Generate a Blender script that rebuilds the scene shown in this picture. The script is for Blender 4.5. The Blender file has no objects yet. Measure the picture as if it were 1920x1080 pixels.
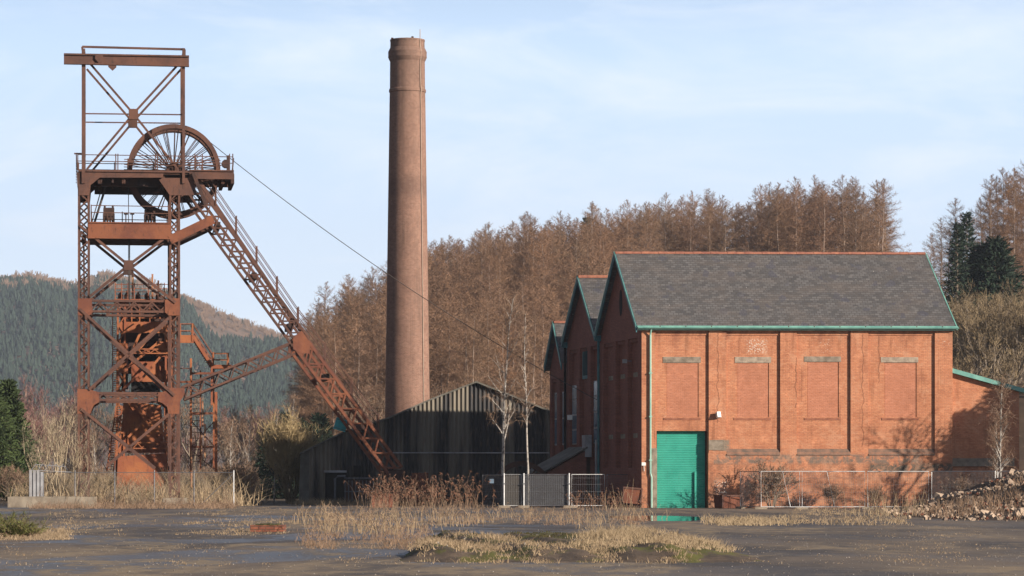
import bpy, math, random
from mathutils import Vector, Matrix, Quaternion
R = math.radians
# ---------------------------------------------------------------- camera, sky, sun, exposure
SC = bpy.context.scene
F, CX, HY, CH = 5780.0, 960.0, 898.0, 1.6      # focal length in px of a 1920 px frame, centre column, horizon row, eye height
cam = bpy.data.cameras.new('camera'); camo = bpy.data.objects.new('camera', cam)
SC.collection.objects.link(camo); SC.camera = camo
camo.location = (0, 0, CH); camo.rotation_euler = (R(90), 0, 0)
cam.sensor_width = 36; cam.lens = 36*F/1920; cam.shift_y = (HY-540)/1920; cam.clip_start = 1; cam.clip_end = 20000
SUN_AZ, SUN_EL = 56.0, 18.0                     # sun to the right of and behind the camera
sd = Vector((math.sin(R(SUN_AZ))*math.cos(R(SUN_EL)), -math.cos(R(SUN_AZ))*math.cos(R(SUN_EL)), math.sin(R(SUN_EL))))
sl = bpy.data.lights.new('sun', 'SUN'); sl.energy = 5.0; sl.angle = R(0.5); sl.color = (1, .89, .76)
so = bpy.data.objects.new('sun', sl); SC.collection.objects.link(so)
so.rotation_euler = (-sd).to_track_quat('-Z', 'Y').to_euler(); so.location = (60, -40, 60)
SC.view_settings.view_transform = 'Standard'; SC.view_settings.look = 'None'
SC.view_settings.exposure = 0.8; SC.view_settings.gamma = 1
W = bpy.data.worlds.new('World'); SC.world = W; W.use_nodes = True
def build_world():
    nt = W.node_tree; N = nt.nodes; L = nt.links; N.clear()
    out = N.new('ShaderNodeOutputWorld'); bg = N.new('ShaderNodeBackground'); bg.inputs['Strength'].default_value = SKY_STR
    sky = N.new('ShaderNodeTexSky'); sky.sky_type = 'NISHITA'; sky.sun_disc = False
    sky.sun_elevation = R(SUN_EL); sky.sun_rotation = R(180-SUN_AZ); sky.air_density = .55; sky.dust_density = .3; sky.ozone_density = 1.5
    tc = N.new('ShaderNodeTexCoord')
    mp = N.new('ShaderNodeMapping'); mp.inputs['Scale'].default_value = (8, 8, 30); mp.inputs['Rotation'].default_value = (0, R(-9), 0)
    n1 = N.new('ShaderNodeTexNoise'); n1.inputs['Scale'].default_value = 1.3; n1.inputs['Detail'].default_value = 7; n1.inputs['Roughness'].default_value = .6; n1.inputs['Distortion'].default_value = .5
    cr = N.new('ShaderNodeValToRGB'); cr.color_ramp.elements[0].position = .47; cr.color_ramp.elements[1].position = .74
    mul = N.new('ShaderNodeMath'); mul.operation = 'MULTIPLY'; mul.inputs[1].default_value = .6
    mx = N.new('ShaderNodeMix'); mx.data_type = 'RGBA'; mx.inputs['B'].default_value = CLOUD_COL
    hz = N.new('ShaderNodeMix'); hz.data_type = 'RGBA'; hz.inputs['Factor'].default_value = SKY_VEIL; hz.inputs['B'].default_value = VEIL_COL
    L.new(tc.outputs['Generated'], mp.inputs['Vector']); L.new(mp.outputs[0], n1.inputs['Vector'])
    L.new(n1.outputs['Fac'], cr.inputs[0]); L.new(cr.outputs[0], mul.inputs[0]); L.new(mul.outputs[0], mx.inputs['Factor'])
    # the veil is thick near the horizon and thins out overhead
    sp = N.new('ShaderNodeSeparateXYZ'); mr = N.new('ShaderNodeMapRange'); mr.interpolation_type = 'SMOOTHSTEP'
    mr.inputs[1].default_value = .22; mr.inputs[2].default_value = .13; mr.inputs[3].default_value = 0; mr.inputs[4].default_value = SKY_VEIL
    L.new(tc.outputs['Generated'], sp.inputs[0]); L.new(sp.outputs['Z'], mr.inputs[0]); L.new(mr.outputs[0], hz.inputs['Factor'])
    mc = N.new('ShaderNodeMapRange'); mc.interpolation_type = 'SMOOTHSTEP'; mc.inputs[1].default_value = 0.0; mc.inputs[2].default_value = .16; L.new(sp.outputs['Z'], mc.inputs[0])
    vc = N.new('ShaderNodeMix'); vc.data_type = 'RGBA'; vc.inputs['A'].default_value = VEIL_LOW; vc.inputs['B'].default_value = VEIL_COL; L.new(mc.outputs[0], vc.inputs['Factor']); L.new(vc.outputs['Result'], hz.inputs['B'])
    L.new(sky.outputs[0], hz.inputs['A']); L.new(hz.outputs['Result'], mx.inputs['A']); L.new(mx.outputs['Result'], bg.inputs['Color']); L.new(bg.outputs[0], out.inputs['Surface'])
SKY_STR = .05
CLOUD_COL = (12.2, 12.8, 13.8, 1)
SKY_VEIL = .9; VEIL_LOW = (11.5, 12.8, 14.4, 1); VEIL_COL = (8.4, 10.9, 14.3, 1)    # thin high veil of cloud that whitens the whole sky
build_world()

# ---------------------------------------------------------------- helpers
COL = SC.collection
rng = random.Random(7)
def tag(o, label=None, cat=None, group=None, kind=None):
    if label: o['label'] = label
    if cat: o['category'] = cat
    if group: o['group'] = group
    if kind: o['kind'] = kind
    return o
def thing(name, label, cat, loc=(0, 0, 0), rz=0, group=None):
    o = bpy.data.objects.new(name, None); COL.objects.link(o)
    o.location = loc; o.rotation_euler = (0, 0, rz); o.empty_display_size = .5
    return tag(o, label, cat, group)
def V3(*a): return Vector(a)
def gp(px, py, z=0):                       # point of the flat yard seen at a pixel of the photograph
    Y = (CH-z)*F/(py-HY); return Vector(((px-CX)/F*Y, Y, z))
def at(px, py, Y): return Vector(((px-CX)/F*Y, Y, CH+(HY-py)/F*Y))
class Fr:
    """a vertical plane (origin, heading) ; px() turns a pixel into (u, z) on the plane shifted back by v"""
    def __init__(s, ox, oy, ang, shear=0.0):
        s.o = (ox, oy); s.a = R(ang); s.U = (math.cos(s.a), math.sin(s.a)); s.N = (-math.sin(s.a), math.cos(s.a)); s.k = math.tan(R(shear))
    def px(s, x, y, v=0.0):
        dx = (x-CX)/F; n = s.N; on = s.o[0]*n[0]+s.o[1]*n[1]
        t = (v+on)/(dx*n[0]+n[1]); X, Y = t*dx-s.o[0], t-s.o[1]
        return (X*s.U[0]+Y*s.U[1]+v*s.k, CH+(HY-y)/F*t)
    def p(s, x, y, v=0.0):
        u, z = s.px(x, y, v); return Vector((u-v*s.k, v, z))
class MB:
    def __init__(s): s.v = []; s.f = []
    def face(s, pts):
        n = len(s.v); s.v += [tuple(p) for p in pts]; s.f.append(tuple(range(n, n+len(pts))))
    def hexa(s, b, t):                     # two quads
        n = len(s.v); s.v += [tuple(p) for p in b]+[tuple(p) for p in t]; k = len(b)
        s.f.append(tuple(n+i for i in reversed(range(k)))); s.f.append(tuple(n+k+i for i in range(k)))
        for i in range(k):
            j = (i+1) % k; s.f.append((n+i, n+j, n+k+j, n+k+i))
    def box(s, x0, x1, y0, y1, z0, z1):
        s.hexa([(x0, y0, z0), (x1, y0, z0), (x1, y1, z0), (x0, y1, z0)], [(x0, y0, z1), (x1, y0, z1), (x1, y1, z1), (x0, y1, z1)])
    def beam(s, a, b, w, d, up=(0, 1, 0)): # w across (in plane), d along 'up'
        a = Vector(a); b = Vector(b); ax = (b-a).normalized(); up = Vector(up)
        sd_ = ax.cross(up)
        if sd_.length < 1e-4: up = Vector((1, 0, 0)); sd_ = ax.cross(up)
        sd_.normalize(); u2 = sd_.cross(ax).normalized()
        q = [sd_*(-w/2)+u2*(-d/2), sd_*(w/2)+u2*(-d/2), sd_*(w/2)+u2*(d/2), sd_*(-w/2)+u2*(d/2)]
        s.hexa([a+k for k in q], [b+k for k in q])
    def tube(s, pts, r, n=6, r1=None):
        pts = [Vector(p) for p in pts]; m = len(pts); base = len(s.v)
        for i, p in enumerate(pts):
            t = (pts[min(i+1, m-1)]-pts[max(i-1, 0)]).normalized()
            ref = Vector((0, 0, 1)) if abs(t.z) < .9 else Vector((1, 0, 0))
            e1 = t.cross(ref).normalized(); e2 = t.cross(e1)
            rr = r if r1 is None else r+(r1-r)*i/(m-1)
            for k in range(n):
                a = 2*math.pi*k/n; s.v.append(tuple(p+e1*(math.cos(a)*rr)+e2*(math.sin(a)*rr)))
        for i in range(m-1):
            for k in range(n):
                j = (k+1) % n; s.f.append((base+i*n+k, base+i*n+j, base+(i+1)*n+j, base+(i+1)*n+k))
        s.f.append(tuple(base+k for k in range(n))); s.f.append(tuple(base+(m-1)*n+k for k in reversed(range(n))))
    def poly(s, pts, y0, y1):              # polygon in xz, extruded along y
        s.hexa([(p[0], y0, p[1]) for p in pts], [(p[0], y1, p[1]) for p in pts])
    def lathe(s, prof, n=32, c=(0, 0)):
        base = len(s.v)
        for r, z in prof:
            for k in range(n):
                a = 2*math.pi*k/n; s.v.append((c[0]+r*math.cos(a), c[1]+r*math.sin(a), z))
        for i in range(len(prof)-1):
            for k in range(n):
                j = (k+1) % n; s.f.append((base+i*n+k, base+i*n+j, base+(i+1)*n+j, base+(i+1)*n+k))
    def ring(s, c, r0, r1, y0, y1, n=64, ax='y'):   # flat annulus with depth, axis y
        b = len(s.v)
        for k in range(n):
            a = 2*math.pi*k/n; ca, sa = math.cos(a), math.sin(a)
            for r, y in ((r0, y0), (r1, y0), (r1, y1), (r0, y1)): s.v.append((c[0]+r*ca, c[1]+y, c[2]+r*sa))
        for k in range(n):
            j = (k+1) % n
            for q in range(4): s.f.append((b+4*k+q, b+4*k+(q+1) % 4, b+4*j+(q+1) % 4, b+4*j+q))
    def tri(s, a, b, c):
        n = len(s.v); s.v += [a, b, c]; s.f.append((n, n+1, n+2))
    def build(s, name, mat, parent=None, smooth=False, label=None, fix=True):
        me = bpy.data.meshes.new(name); me.from_pydata([tuple(p) for p in s.v], [], s.f); me.update()
        if fix:
            import bmesh
            bm = bmesh.new(); bm.from_mesh(me); bmesh.ops.recalc_face_normals(bm, faces=bm.faces); bm.to_mesh(me); bm.free()
        if smooth:
            for p in me.polygons: p.use_smooth = True
        me.materials.append(mat); o = bpy.data.objects.new(name, me); COL.objects.link(o); o.parent = parent
        if label: o['label'] = label
        return o
def one(fn, name, mat, parent, *a, **k):
    m = MB(); getattr(m, fn)(*a, **k); return m.build(name, mat, parent)
def copy_tree(o, parent=None):
    c = o.copy(); COL.objects.link(c); c.parent = parent
    for ch in list(o.children): copy_tree(ch, c)
    return c
def lattice(mb, A, B, w, d, bays, ch=.12, lace=.07, sides=True, wdir=None, cross=False):
    """laced girder of four corner angles; A,B centre line; w in the xz plane, d along y"""
    A = Vector(A); B = Vector(B); ax = (B-A).normalized(); y = Vector((0, 1, 0))
    s = ax.cross(y).normalized() if wdir is None else Vector(wdir)
    for i in (-1, 1):
        for j in (-1, 1):
            o = s*(i*(w-ch)/2)+y*(j*(d-ch)/2); mb.beam(A+o, B+o, ch, ch)
    for j in (-1, 1):
        for k in range(bays):
            a = A.lerp(B, k/bays); b = A.lerp(B, (k+1)/bays); e = 1 if k % 2 else -1
            o = y*(j*(d/2-.015)); mb.beam(a+s*(e*(w/2-ch))+o, b-s*(e*(w/2-ch))+o, lace, .03)
            if cross: mb.beam(a-s*(e*(w/2-ch))+o*.97, b+s*(e*(w/2-ch))+o*.97, lace, .03)
    if sides:
        for i in (-1, 1):
            for k in range(bays):
                a = A.lerp(B, k/bays); b = A.lerp(B, (k+1)/bays); e = 1 if k % 2 else -1
                o = s*(i*(w/2-.02)); mb.beam(a+y*(e*(d/2-ch))+o, b-y*(e*(d/2-ch))+o, .03, lace, up=y)

# ---------------------------------------------------------------- materials
class NT:
    def __init__(s, name):
        s.m = bpy.data.materials.new(name); s.m.use_nodes = True; s.t = s.m.node_tree; s.t.nodes.clear()
        s.out = s.n('OutputMaterial'); s.b = s.n('BsdfPrincipled'); s.t.links.new(s.b.outputs[0], s.out.inputs[0])
        s.b.inputs['Specular IOR Level'].default_value = .3
    def n(s, t): return s.t.nodes.new('ShaderNode'+t)
    def put(s, sock, v):
        if isinstance(v, (int, float)): sock.default_value = v
        elif isinstance(v, (tuple, list)): sock.default_value = tuple(v)+((1,) if len(v) == 3 and sock.type == 'RGBA' else ())
        else: s.t.links.new(v, sock)
    def obj(s): return s.n('TexCoord').outputs['Object']
    def geo(s): return s.n('NewGeometry').outputs['Position']
    def scale(s, v, sc, rot=(0, 0, 0), loc=(0, 0, 0)):
        m = s.n('Mapping'); s.put(m.inputs[0], v); m.inputs['Scale'].default_value = sc; m.inputs['Rotation'].default_value = rot; m.inputs['Location'].default_value = loc; return m.outputs[0]
    def noise(s, v, sc, det=4, rough=.55, dist=0):
        n = s.n('TexNoise'); s.put(n.inputs['Vector'], v); n.inputs['Scale'].default_value = sc; n.inputs['Detail'].default_value = det
        n.inputs['Roughness'].default_value = rough; n.inputs['Distortion'].default_value = dist; return n.outputs['Fac']
    def voro(s, v, sc, out='Distance', feat='F1'):
        n = s.n('TexVoronoi'); s.put(n.inputs['Vector'], v); n.inputs['Scale'].default_value = sc; n.feature = feat; return n.outputs[out]
    def math(s, op, a, b=0.0, c=0.0, clamp=False):
        n = s.n('Math'); n.operation = op; n.use_clamp = clamp; s.put(n.inputs[0], a); s.put(n.inputs[1], b); s.put(n.inputs[2], c); return n.outputs[0]
    def step(s, v, a, b): # smooth ramp a->b to 0..1
        n = s.n('MapRange'); n.interpolation_type = 'SMOOTHSTEP'; s.put(n.inputs[0], v); n.inputs[1].default_value = a; n.inputs[2].default_value = b; return n.outputs[0]
    def mix(s, f, a, b, mode='MIX'):
        n = s.n('Mix'); n.data_type = 'RGBA'; n.blend_type = mode; s.put(n.inputs[0], f); s.put(n.inputs[6], a); s.put(n.inputs[7], b); return n.outputs[2]
    def ramp(s, f, st):
        n = s.n('ValToRGB'); e = n.color_ramp.elements; s.put(n.inputs[0], f)
        while len(e) < len(st): e.new(.5)
        for i, (p, c) in enumerate(st): e[i].position = p; e[i].color = tuple(c)+(1,)
        return n.outputs[0]
    def sep(s, v): n = s.n('SeparateXYZ'); s.put(n.inputs[0], v); return n.outputs
    def comb(s, x, y, z=0.0):
        n = s.n('CombineXYZ'); s.put(n.inputs[0], x); s.put(n.inputs[1], y); s.put(n.inputs[2], z); return n.outputs[0]
    def bump(s, h, st=.4, d=.02):
        n = s.n('Bump'); n.inputs['Strength'].default_value = st; n.inputs['Distance'].default_value = d; s.put(n.inputs['Height'], h); s.t.links.new(n.outputs[0], s.b.inputs['Normal'])
    def boxmask(s, x, z, x0, x1, z0, z1, soft=.15):
        a = s.math('MULTIPLY', s.step(x, x0-soft, x0+soft), s.step(x, x1+soft, x1-soft)); b = s.math('MULTIPLY', s.step(z, z0-soft, z0+soft), s.step(z, z1+soft, z1-soft))
        return s.math('MULTIPLY', a, b)
    def done(s, col, rough=.85, metal=0.0):
        s.put(s.b.inputs['Base Color'], col); s.put(s.b.inputs['Roughness'], rough); s.b.inputs['Metallic'].default_value = metal; return s.m
def plain(name, c1, c2=None, sc=2.0, rough=.8, bump=0, det=5, metal=0, lo=.35, hi=.65):
    t = NT(name); o = t.obj(); c2 = c2 or tuple(x*.6 for x in c1)
    f = t.noise(o, sc, det)
    if bump: t.bump(t.noise(o, sc*4, 4), bump, .03)
    return t.done(t.ramp(f, [(lo, c2), (hi, c1)]), rough, metal)
def rust(name, base, orange, dark, amt=.5):
    t = NT(name); o = t.obj()
    a = t.noise(o, .55, 6, .65); b = t.noise(t.scale(o, (3, 3, .8)), 1.6, 6, .7); g = t.noise(o, 9, 3)
    c = t.mix(t.step(a, .40, .62), base, orange); c = t.mix(t.step(b, .54, .72), c, dark); c = t.mix(t.math('MULTIPLY', g, .35), c, tuple(x*.35 for x in base))
    t.bump(g, .35, .02); return t.done(c, .82)
M = {}
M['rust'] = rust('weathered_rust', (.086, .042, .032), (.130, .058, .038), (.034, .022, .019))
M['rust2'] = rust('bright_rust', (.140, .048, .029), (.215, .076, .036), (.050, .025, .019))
M['casing'] = rust('orange_casing_rust', (.25, .078, .038), (.36, .13, .05), (.085, .035, .024))  # orange rust, brightened to make up for the shadow of the front frame
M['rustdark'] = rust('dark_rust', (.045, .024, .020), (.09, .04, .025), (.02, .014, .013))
M['cable'] = plain('steel_cable', (.07, .055, .05), rough=.6)
def brick(name, c1, c2, mortar, kind):
    t = NT(name); o = t.obj(); x, y, z = t.sep(o)
    u = t.math('ADD', x, y) if kind != 'round' else t.math('MULTIPLY', t.math('ARCTAN2', y, x), 1.7)
    v = t.comb(u, z)
    br = t.n('TexBrick'); t.put(br.inputs['Vector'], v); br.inputs['Scale'].default_value = 1; br.inputs['Brick Width'].default_value = .23; br.inputs['Row Height'].default_value = .085
    br.inputs['Mortar Size'].default_value = .013; br.inputs['Mortar Smooth'].default_value = .3; br.inputs['Color1'].default_value = (*c1, 1); br.inputs['Color2'].default_value = (*c2, 1); br.inputs['Mortar'].default_value = (*mortar, 1); br.inputs['Bias'].default_value = 0
    c = br.outputs['Color']
    big = t.noise(v, .55, 8, .72); c = t.mix(t.math('MULTIPLY', t.step(big, .42, .70), .32), c, tuple(k*.50 for k in c1))
    pat = t.noise(v, 1.7, 6, .7); c = t.mix(t.math('MULTIPLY', t.step(pat, .5, .72), .45), c, tuple(min(1, k*1.35) for k in c2))
    sp = t.noise(t.comb(t.math('MULTIPLY', u, 2.2), t.math('MULTIPLY', z, 7.0)), 2.2, 4, .75); c = t.mix(t.math('MULTIPLY', t.step(sp, .52, .68), .55), c, tuple(k*.45 for k in c1))
    if kind in ('house', 'house_side'):
        n1 = t.noise(v, 2.2, 6, .75, .6)
        low = t.math('MULTIPLY', t.step(z, 3.05, 2.4), t.step(n1, .42, .60)); c = t.mix(t.math('MULTIPLY', low, .55), c, (.16, .085, .055))
        band = t.math('MULTIPLY', t.boxmask(t.math('ADD', u, t.math('MULTIPLY', n1, 1.2)), z, 4.6, 16.2, 2.45, 2.95, .1), t.step(n1, .40, .55)); c = t.mix(t.math('MULTIPLY', band, .85), c, (.135, .115, .095))
        band2 = t.math('MULTIPLY', t.boxmask(u, z, 12.6, 17.5, 1.95, 2.45, .12), t.step(n1, .38, .5)); c = t.mix(band2, c, (.085, .07, .055))
        damp = t.math('MULTIPLY', t.step(z, 1.3, .0), t.step(n1, .40, .62)); c = t.mix(t.math('MULTIPLY', damp, .7), c, (.05, .032, .025))
        st = t.noise(t.comb(t.math('MULTIPLY', u, 3.2), t.math('MULTIPLY', z, .35)), 1.0, 5, .6); c = t.mix(t.math('MULTIPLY', t.step(st, .52, .72), .5), c, tuple(k*.4 for k in c1))
        so_ = t.math('MULTIPLY', t.step(z, 8.3, 9.9), t.step(t.noise(t.comb(t.math('MULTIPLY', u, 1.6), t.math('MULTIPLY', z, .3)), 1.1, 6, .7), .44, .66)); c = t.mix(t.math('MULTIPLY', so_, .55), c, (.15, .062, .040))
        fd = t.noise(v, .8, 7, .75, .8); c = t.mix(t.math('MULTIPLY', t.step(fd, .50, .66), .45), c, (.50, .27, .165)); c = t.mix(t.math('MULTIPLY', t.step(fd, .46, .34), .35), c, (.24, .085, .050))
        jx = t.math('ADD', u, t.math('MULTIPLY', t.math('SUBTRACT', t.noise(t.comb(0, z), 1.4, 3), .5), .45))   # cracks in the brickwork
        for cx_, z0, z1 in ((4.22, 4.7, 9.7), (8.55, 5.5, 8.3), (12.25, 3.4, 9.6), (13.3, 6.9, 9.5)):
            m = t.math('MULTIPLY', t.boxmask(jx, z, cx_-.018, cx_+.018, z0, z1, .02), .8); c = t.mix(m, c, (.10, .038, .022))
        fine = t.noise(v, 11, 3, .7)
        for a in ((6.0, 7.05, 8.55, 9.3), (10.0, 10.65, 8.5, 9.3), (9.3, 10.5, 7.95, 8.3), (6.3, 7.1, 5.0, 6.3), (1.3, 1.95, 4.9, 5.5), (4.05, 4.75, .0, 1.5), (7.0, 10.2, 1.95, 2.15), (9.6, 11.8, 1.8, 2.1), (13.6, 14.6, 5.45, 5.55), (16.2, 17.1, 8.9, 9.3)):
            thr = .60 if a[0] > 6.2 or a[0] < 2 else .52
            if a[0] == 6.0: thr = .53
            m = t.math('MULTIPLY', t.boxmask(u, z, *a, .14), t.step(fine, thr, thr+.05)); c = t.mix(t.math('MULTIPLY', m, .8), c, (.62, .55, .47))
        gm = t.math('MULTIPLY', t.boxmask(u, z, 3.95, 5.0, 3.15, 3.75, .08), t.step(n1, .36, .5)); c = t.mix(gm, c, (.20, .16, .12))
    if kind == 'round':
        up = t.step(z, 22, 36); c = t.mix(t.math('MULTIPLY', t.math('MULTIPLY', up, t.step(pat, .35, .6)), .45), c, (.17, .115, .085))
        soot = t.math('MULTIPLY', t.step(z, 27.5, 31.5), t.step(big, .3, .62)); c = t.mix(t.math('MULTIPLY', soot, .4), c, (.085, .06, .05))
        bd = t.boxmask(u, z, -9, 9, 21.3, 22.6, .5); c = t.mix(t.math('MULTIPLY', bd, .4), c, (.09, .055, .045))
        eff = t.noise(v, 9, 3, .75); c = t.mix(t.math('MULTIPLY', t.step(eff, .60, .66), .45), c, (.42, .32, .26))
    if kind == 'round':
        ss = t.noise(t.comb(t.math('MULTIPLY', u, 1.4), t.math('MULTIPLY', z, .12)), 1.0, 6, .65); c = t.mix(t.math('MULTIPLY', t.step(ss, .50, .70), .5), c, (.085, .055, .042))
    t.bump(t.math('ADD', br.outputs['Fac'], t.math('MULTIPLY', pat, -.6)), .5, -.02)
    return t.done(c, .88)
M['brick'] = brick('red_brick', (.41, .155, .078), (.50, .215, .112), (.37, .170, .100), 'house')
M['brickshade'] = brick('red_brick_shaded', (.22, .075, .052), (.26, .095, .062), (.16, .075, .055), 'side')  # same brick as the front, darkened so shade is in the gable colour
M['brickfill'] = brick('smooth_brick', (.40, .155, .085), (.45, .185, .108), (.38, .160, .098), 'fill')
M['brickchim'] = brick('chimney_brick', (.172, .088, .062), (.25, .138, .098), (.26, .17, .13), 'round')
M['brickruin'] = brick('ruin_brick', (.16, .052, .032), (.22, .075, .042), (.08, .045, .03), 'side')
M['lintel'] = plain('weathered_concrete', (.27, .22, .17), (.15, .12, .09), 3, .9, .3)
M['concrete'] = plain('grey_concrete', (.30, .25, .19), (.15, .12, .09), 1.4, .9, .3)
M['sill'] = plain('brick_sill', (.30, .12, .07), (.20, .075, .045), 4, .9)
def slate():
    t = NT('slate_roof'); o = t.obj(); x, y, z = t.sep(o); v = t.comb(x, t.math('MULTIPLY', z, 1.45))
    br = t.n('TexBrick'); t.put(br.inputs['Vector'], v); br.inputs['Scale'].default_value = 1; br.inputs['Brick Width'].default_value = .28; br.inputs['Row Height'].default_value = .18
    br.inputs['Mortar Size'].default_value = .016; br.inputs['Color1'].default_value = (.064, .062, .063, 1); br.inputs['Color2'].default_value = (.118, .112, .111, 1); br.inputs['Mortar'].default_value = (.058, .050, .046, 1)
    c = br.outputs['Color']; n = t.noise(t.comb(x, t.math('MULTIPLY', z, 3.0)), .5, 6, .65)
    c = t.mix(t.math('MULTIPLY', t.step(n, .42, .68), .45), c, (.125, .10, .085))
    n2 = t.noise(t.comb(x, t.math('MULTIPLY', z, 4)), 1.6, 5, .7); c = t.mix(t.math('MULTIPLY', t.step(n2, .56, .72), .5), c, (.21, .19, .175))
    vc = t.voro(v, 2.6, 'Color'); c = t.mix(t.math('MULTIPLY', t.step(t.sep(vc)[0], .93, .97), .5), c, (.055, .055, .075))
    wh = t.noise(v, 4.0, 2, .5); c = t.mix(t.math('MULTIPLY', t.step(wh, .76, .79), .9), c, (.45, .42, .38))
    t.bump(br.outputs['Fac'], .5, -.03); return t.done(c, .72)
M['slate'] = slate()
M['ridge'] = plain('terracotta_ridge', (.36, .15, .09), (.22, .085, .06), 3, .85)
M['teal'] = plain('pale_teal_paint', (.17, .36, .30), (.10, .25, .22), 2, .5)
M['teallight'] = plain('pale_teal_pipe', (.33, .52, .42), (.22, .42, .35), 2, .5)
M['tealdark'] = plain('dark_teal_paint', (.05, .17, .18), (.03, .10, .12), 2, .6)
def door_mat():
    dzt_ = 4.25
    t = NT('shutter_green'); o = t.obj(); z = t.sep(o)[2]
    w = t.math('SINE', t.math('MULTIPLY', z, 2*math.pi/(dzt_/44))); n = t.noise(o, 1.2, 5)
    c = t.mix(t.step(n, .4, .68), (.062, .375, .285), (.045, .31, .235)); c = t.mix(t.math('MULTIPLY', t.step(w, .2, 1.0), .6), c, (.012, .17, .12))  # dark stripe per rib paints shade into the shutter grooves
    x = t.sep(o)[0]; sc = t.noise(t.comb(t.math('MULTIPLY', x, 5), t.math('MULTIPLY', z, .7)), 1.2, 5, .7); c = t.mix(t.math('MULTIPLY', t.step(sc, .55, .75), .35), c, (.06, .20, .15))
    d = t.math('MULTIPLY', t.step(z, .5, .0), t.step(t.noise(o, 5, 5), .45, .6)); c = t.mix(t.math('MULTIPLY', d, .6), c, (.03, .12, .085))
    return t.done(c, .45)
M['door'] = door_mat()
M['black'] = plain('black_and_shade', (.012, .010, .010), rough=.9)  # flat black, also painted shade inside openings
M['galv'] = plain('galvanised_steel', (.62, .61, .60), (.42, .42, .42), 3, .5)
M['offset'] = plain('weathered_brick_offset', (.22, .125, .085), (.105, .078, .062), 3, .9)
M['lintelpale'] = plain('pale_concrete', (.36, .29, .22), (.22, .17, .13), 4, .9)
M['conductor'] = plain('copper_strap', (.42, .33, .26), (.30, .21, .16), 1, .7)
M['galvdark'] = plain('dull_galvanised_steel', (.16, .16, .17), (.09, .09, .10), 3, .55, metal=.2)
M['white'] = plain('white_plastic', (.75, .73, .68), (.6, .58, .54), 3, .5)
M['tealpane'] = plain('dark_teal_pane', (.016, .06, .065), (.01, .03, .035), 1, .95)
M['glass'] = plain('dusty_pane', (.16, .22, .28), (.09, .12, .16), 1.0, .25)
def netting(name, col, a):
    t = NT(name); o = t.obj(); tr = t.n('BsdfTransparent'); ms = t.n('MixShader'); f = t.math('ADD', a, t.math('MULTIPLY', t.math('SUBTRACT', t.noise(o, 1.5, 4), .5), .5), clamp=True)
    t.put(ms.inputs[0], f); t.t.links.new(tr.outputs[0], ms.inputs[1]); t.t.links.new(t.b.outputs[0], ms.inputs[2]); t.t.links.new(ms.outputs[0], t.out.inputs[0]); return t.done(col, .9)
M['net'] = netting('grey_debris_netting', (.10, .09, .08), .55)
M['net2'] = netting('dark_debris_netting', (.08, .08, .085), .55)
M['mesh'] = netting('rusty_chain_link', (.26, .21, .16), .07)
def corr():
    t = NT('corrugated_sheet'); o = t.obj(); x, y, z = t.sep(o)
    sh = t.noise(t.comb(t.math('MULTIPLY', x, 1), t.math('MULTIPLY', z, .06)), .75, 3); r = t.noise(t.comb(t.math('MULTIPLY', x, 6), z), .8, 6, .7)
    c = t.mix(t.step(sh, .47, .60), (.028, .027, .028), (.165, .143, .110)); c = t.mix(t.math('MULTIPLY', t.step(r, .5, .68), .6), c, (.13, .085, .055)); return t.done(c, .7)
M['corr'] = corr()
M['corrroof'] = plain('mossy_corrugated_roof', (.15, .14, .12), (.08, .075, .06), 1.2, .8)
M['turq'] = plain('turquoise_paint', (.045, .36, .40), (.03, .24, .28), 3, .6)
M['greymetal'] = plain('grey_sheet_metal', (.33, .33, .34), (.22, .21, .21), 2, .6)
M['palerust'] = plain('flaking_pipe', (.42, .24, .13), (.25, .09, .045), 5, .7)
def varied(name, cols, rough=.95):
    t = NT(name); r = t.n('ObjectInfo').outputs['Random']; n = t.noise(t.obj(), .8, 3)
    c = t.ramp(r, [(i/(len(cols)-1), k) for i, k in enumerate(cols)]); c = t.mix(t.step(n, .35, .65), c, t.mix(.5, c, (.10, .065, .045))); return t.done(c, rough)
M['larchtwig'] = varied('larch_twigs', [(.25, .138, .082), (.20, .118, .078), (.28, .160, .092), (.22, .145, .095), (.30, .162, .090)])
M['larchtrunk'] = plain('larch_bark', (.32, .24, .19), (.18, .13, .10), 1, .95)
M['birch'] = plain('birch_bark', (.37, .335, .295), (.13, .11, .10), 3.5, .9, lo=.40, hi=.50)
M['twig_brown'] = plain('brown_twigs', (.27, .175, .115), (.17, .11, .075), .3, .95)
M['twig_purple'] = plain('purple_brown_twigs', (.26, .135, .115), (.17, .09, .08), .3, .95)
M['twig_olive'] = plain('olive_twigs', (.29, .215, .125), (.17, .125, .075), .3, .95)
M['twig_gold'] = plain('golden_twigs', (.38, .285, .15), (.25, .185, .095), .4, .95)
M['bark'] = plain('grey_brown_bark', (.23, .185, .14), (.13, .10, .075), 2, .95)
M['needle'] = plain('dark_needles', (.022, .042, .022), (.012, .024, .015), .5, .9)
M['needle2'] = plain('mid_green_needles', (.06, .085, .025), (.03, .048, .016), .5, .9)
M['farneedle'] = plain('far_conifers', (.026, .042, .027), (.019, .032, .022), .02, .95)
M['heath'] = plain('heath_slope', (.17, .105, .072), (.085, .060, .042), .05, .95)
M['soil'] = plain('leaf_litter', (.115, .072, .045), (.055, .038, .025), .3, .95)
M['straw'] = plain('dry_grass_blades', (.36, .265, .165), (.19, .132, .08), 4, .9)
M['strawpale'] = plain('pale_dead_grass', (.40, .300, .185), (.19, .135, .08), 5, .9)
M['bramble'] = plain('dead_stalks', (.28, .185, .12), (.15, .095, .062), 4, .9)
M['bracken'] = plain('dead_bracken_orange', (.17, .080, .046), (.09, .045, .03), 3, .9)
M['moss'] = plain('moss', (.075, .060, .024), (.035, .036, .014), 2.2, .95, .5)
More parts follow.
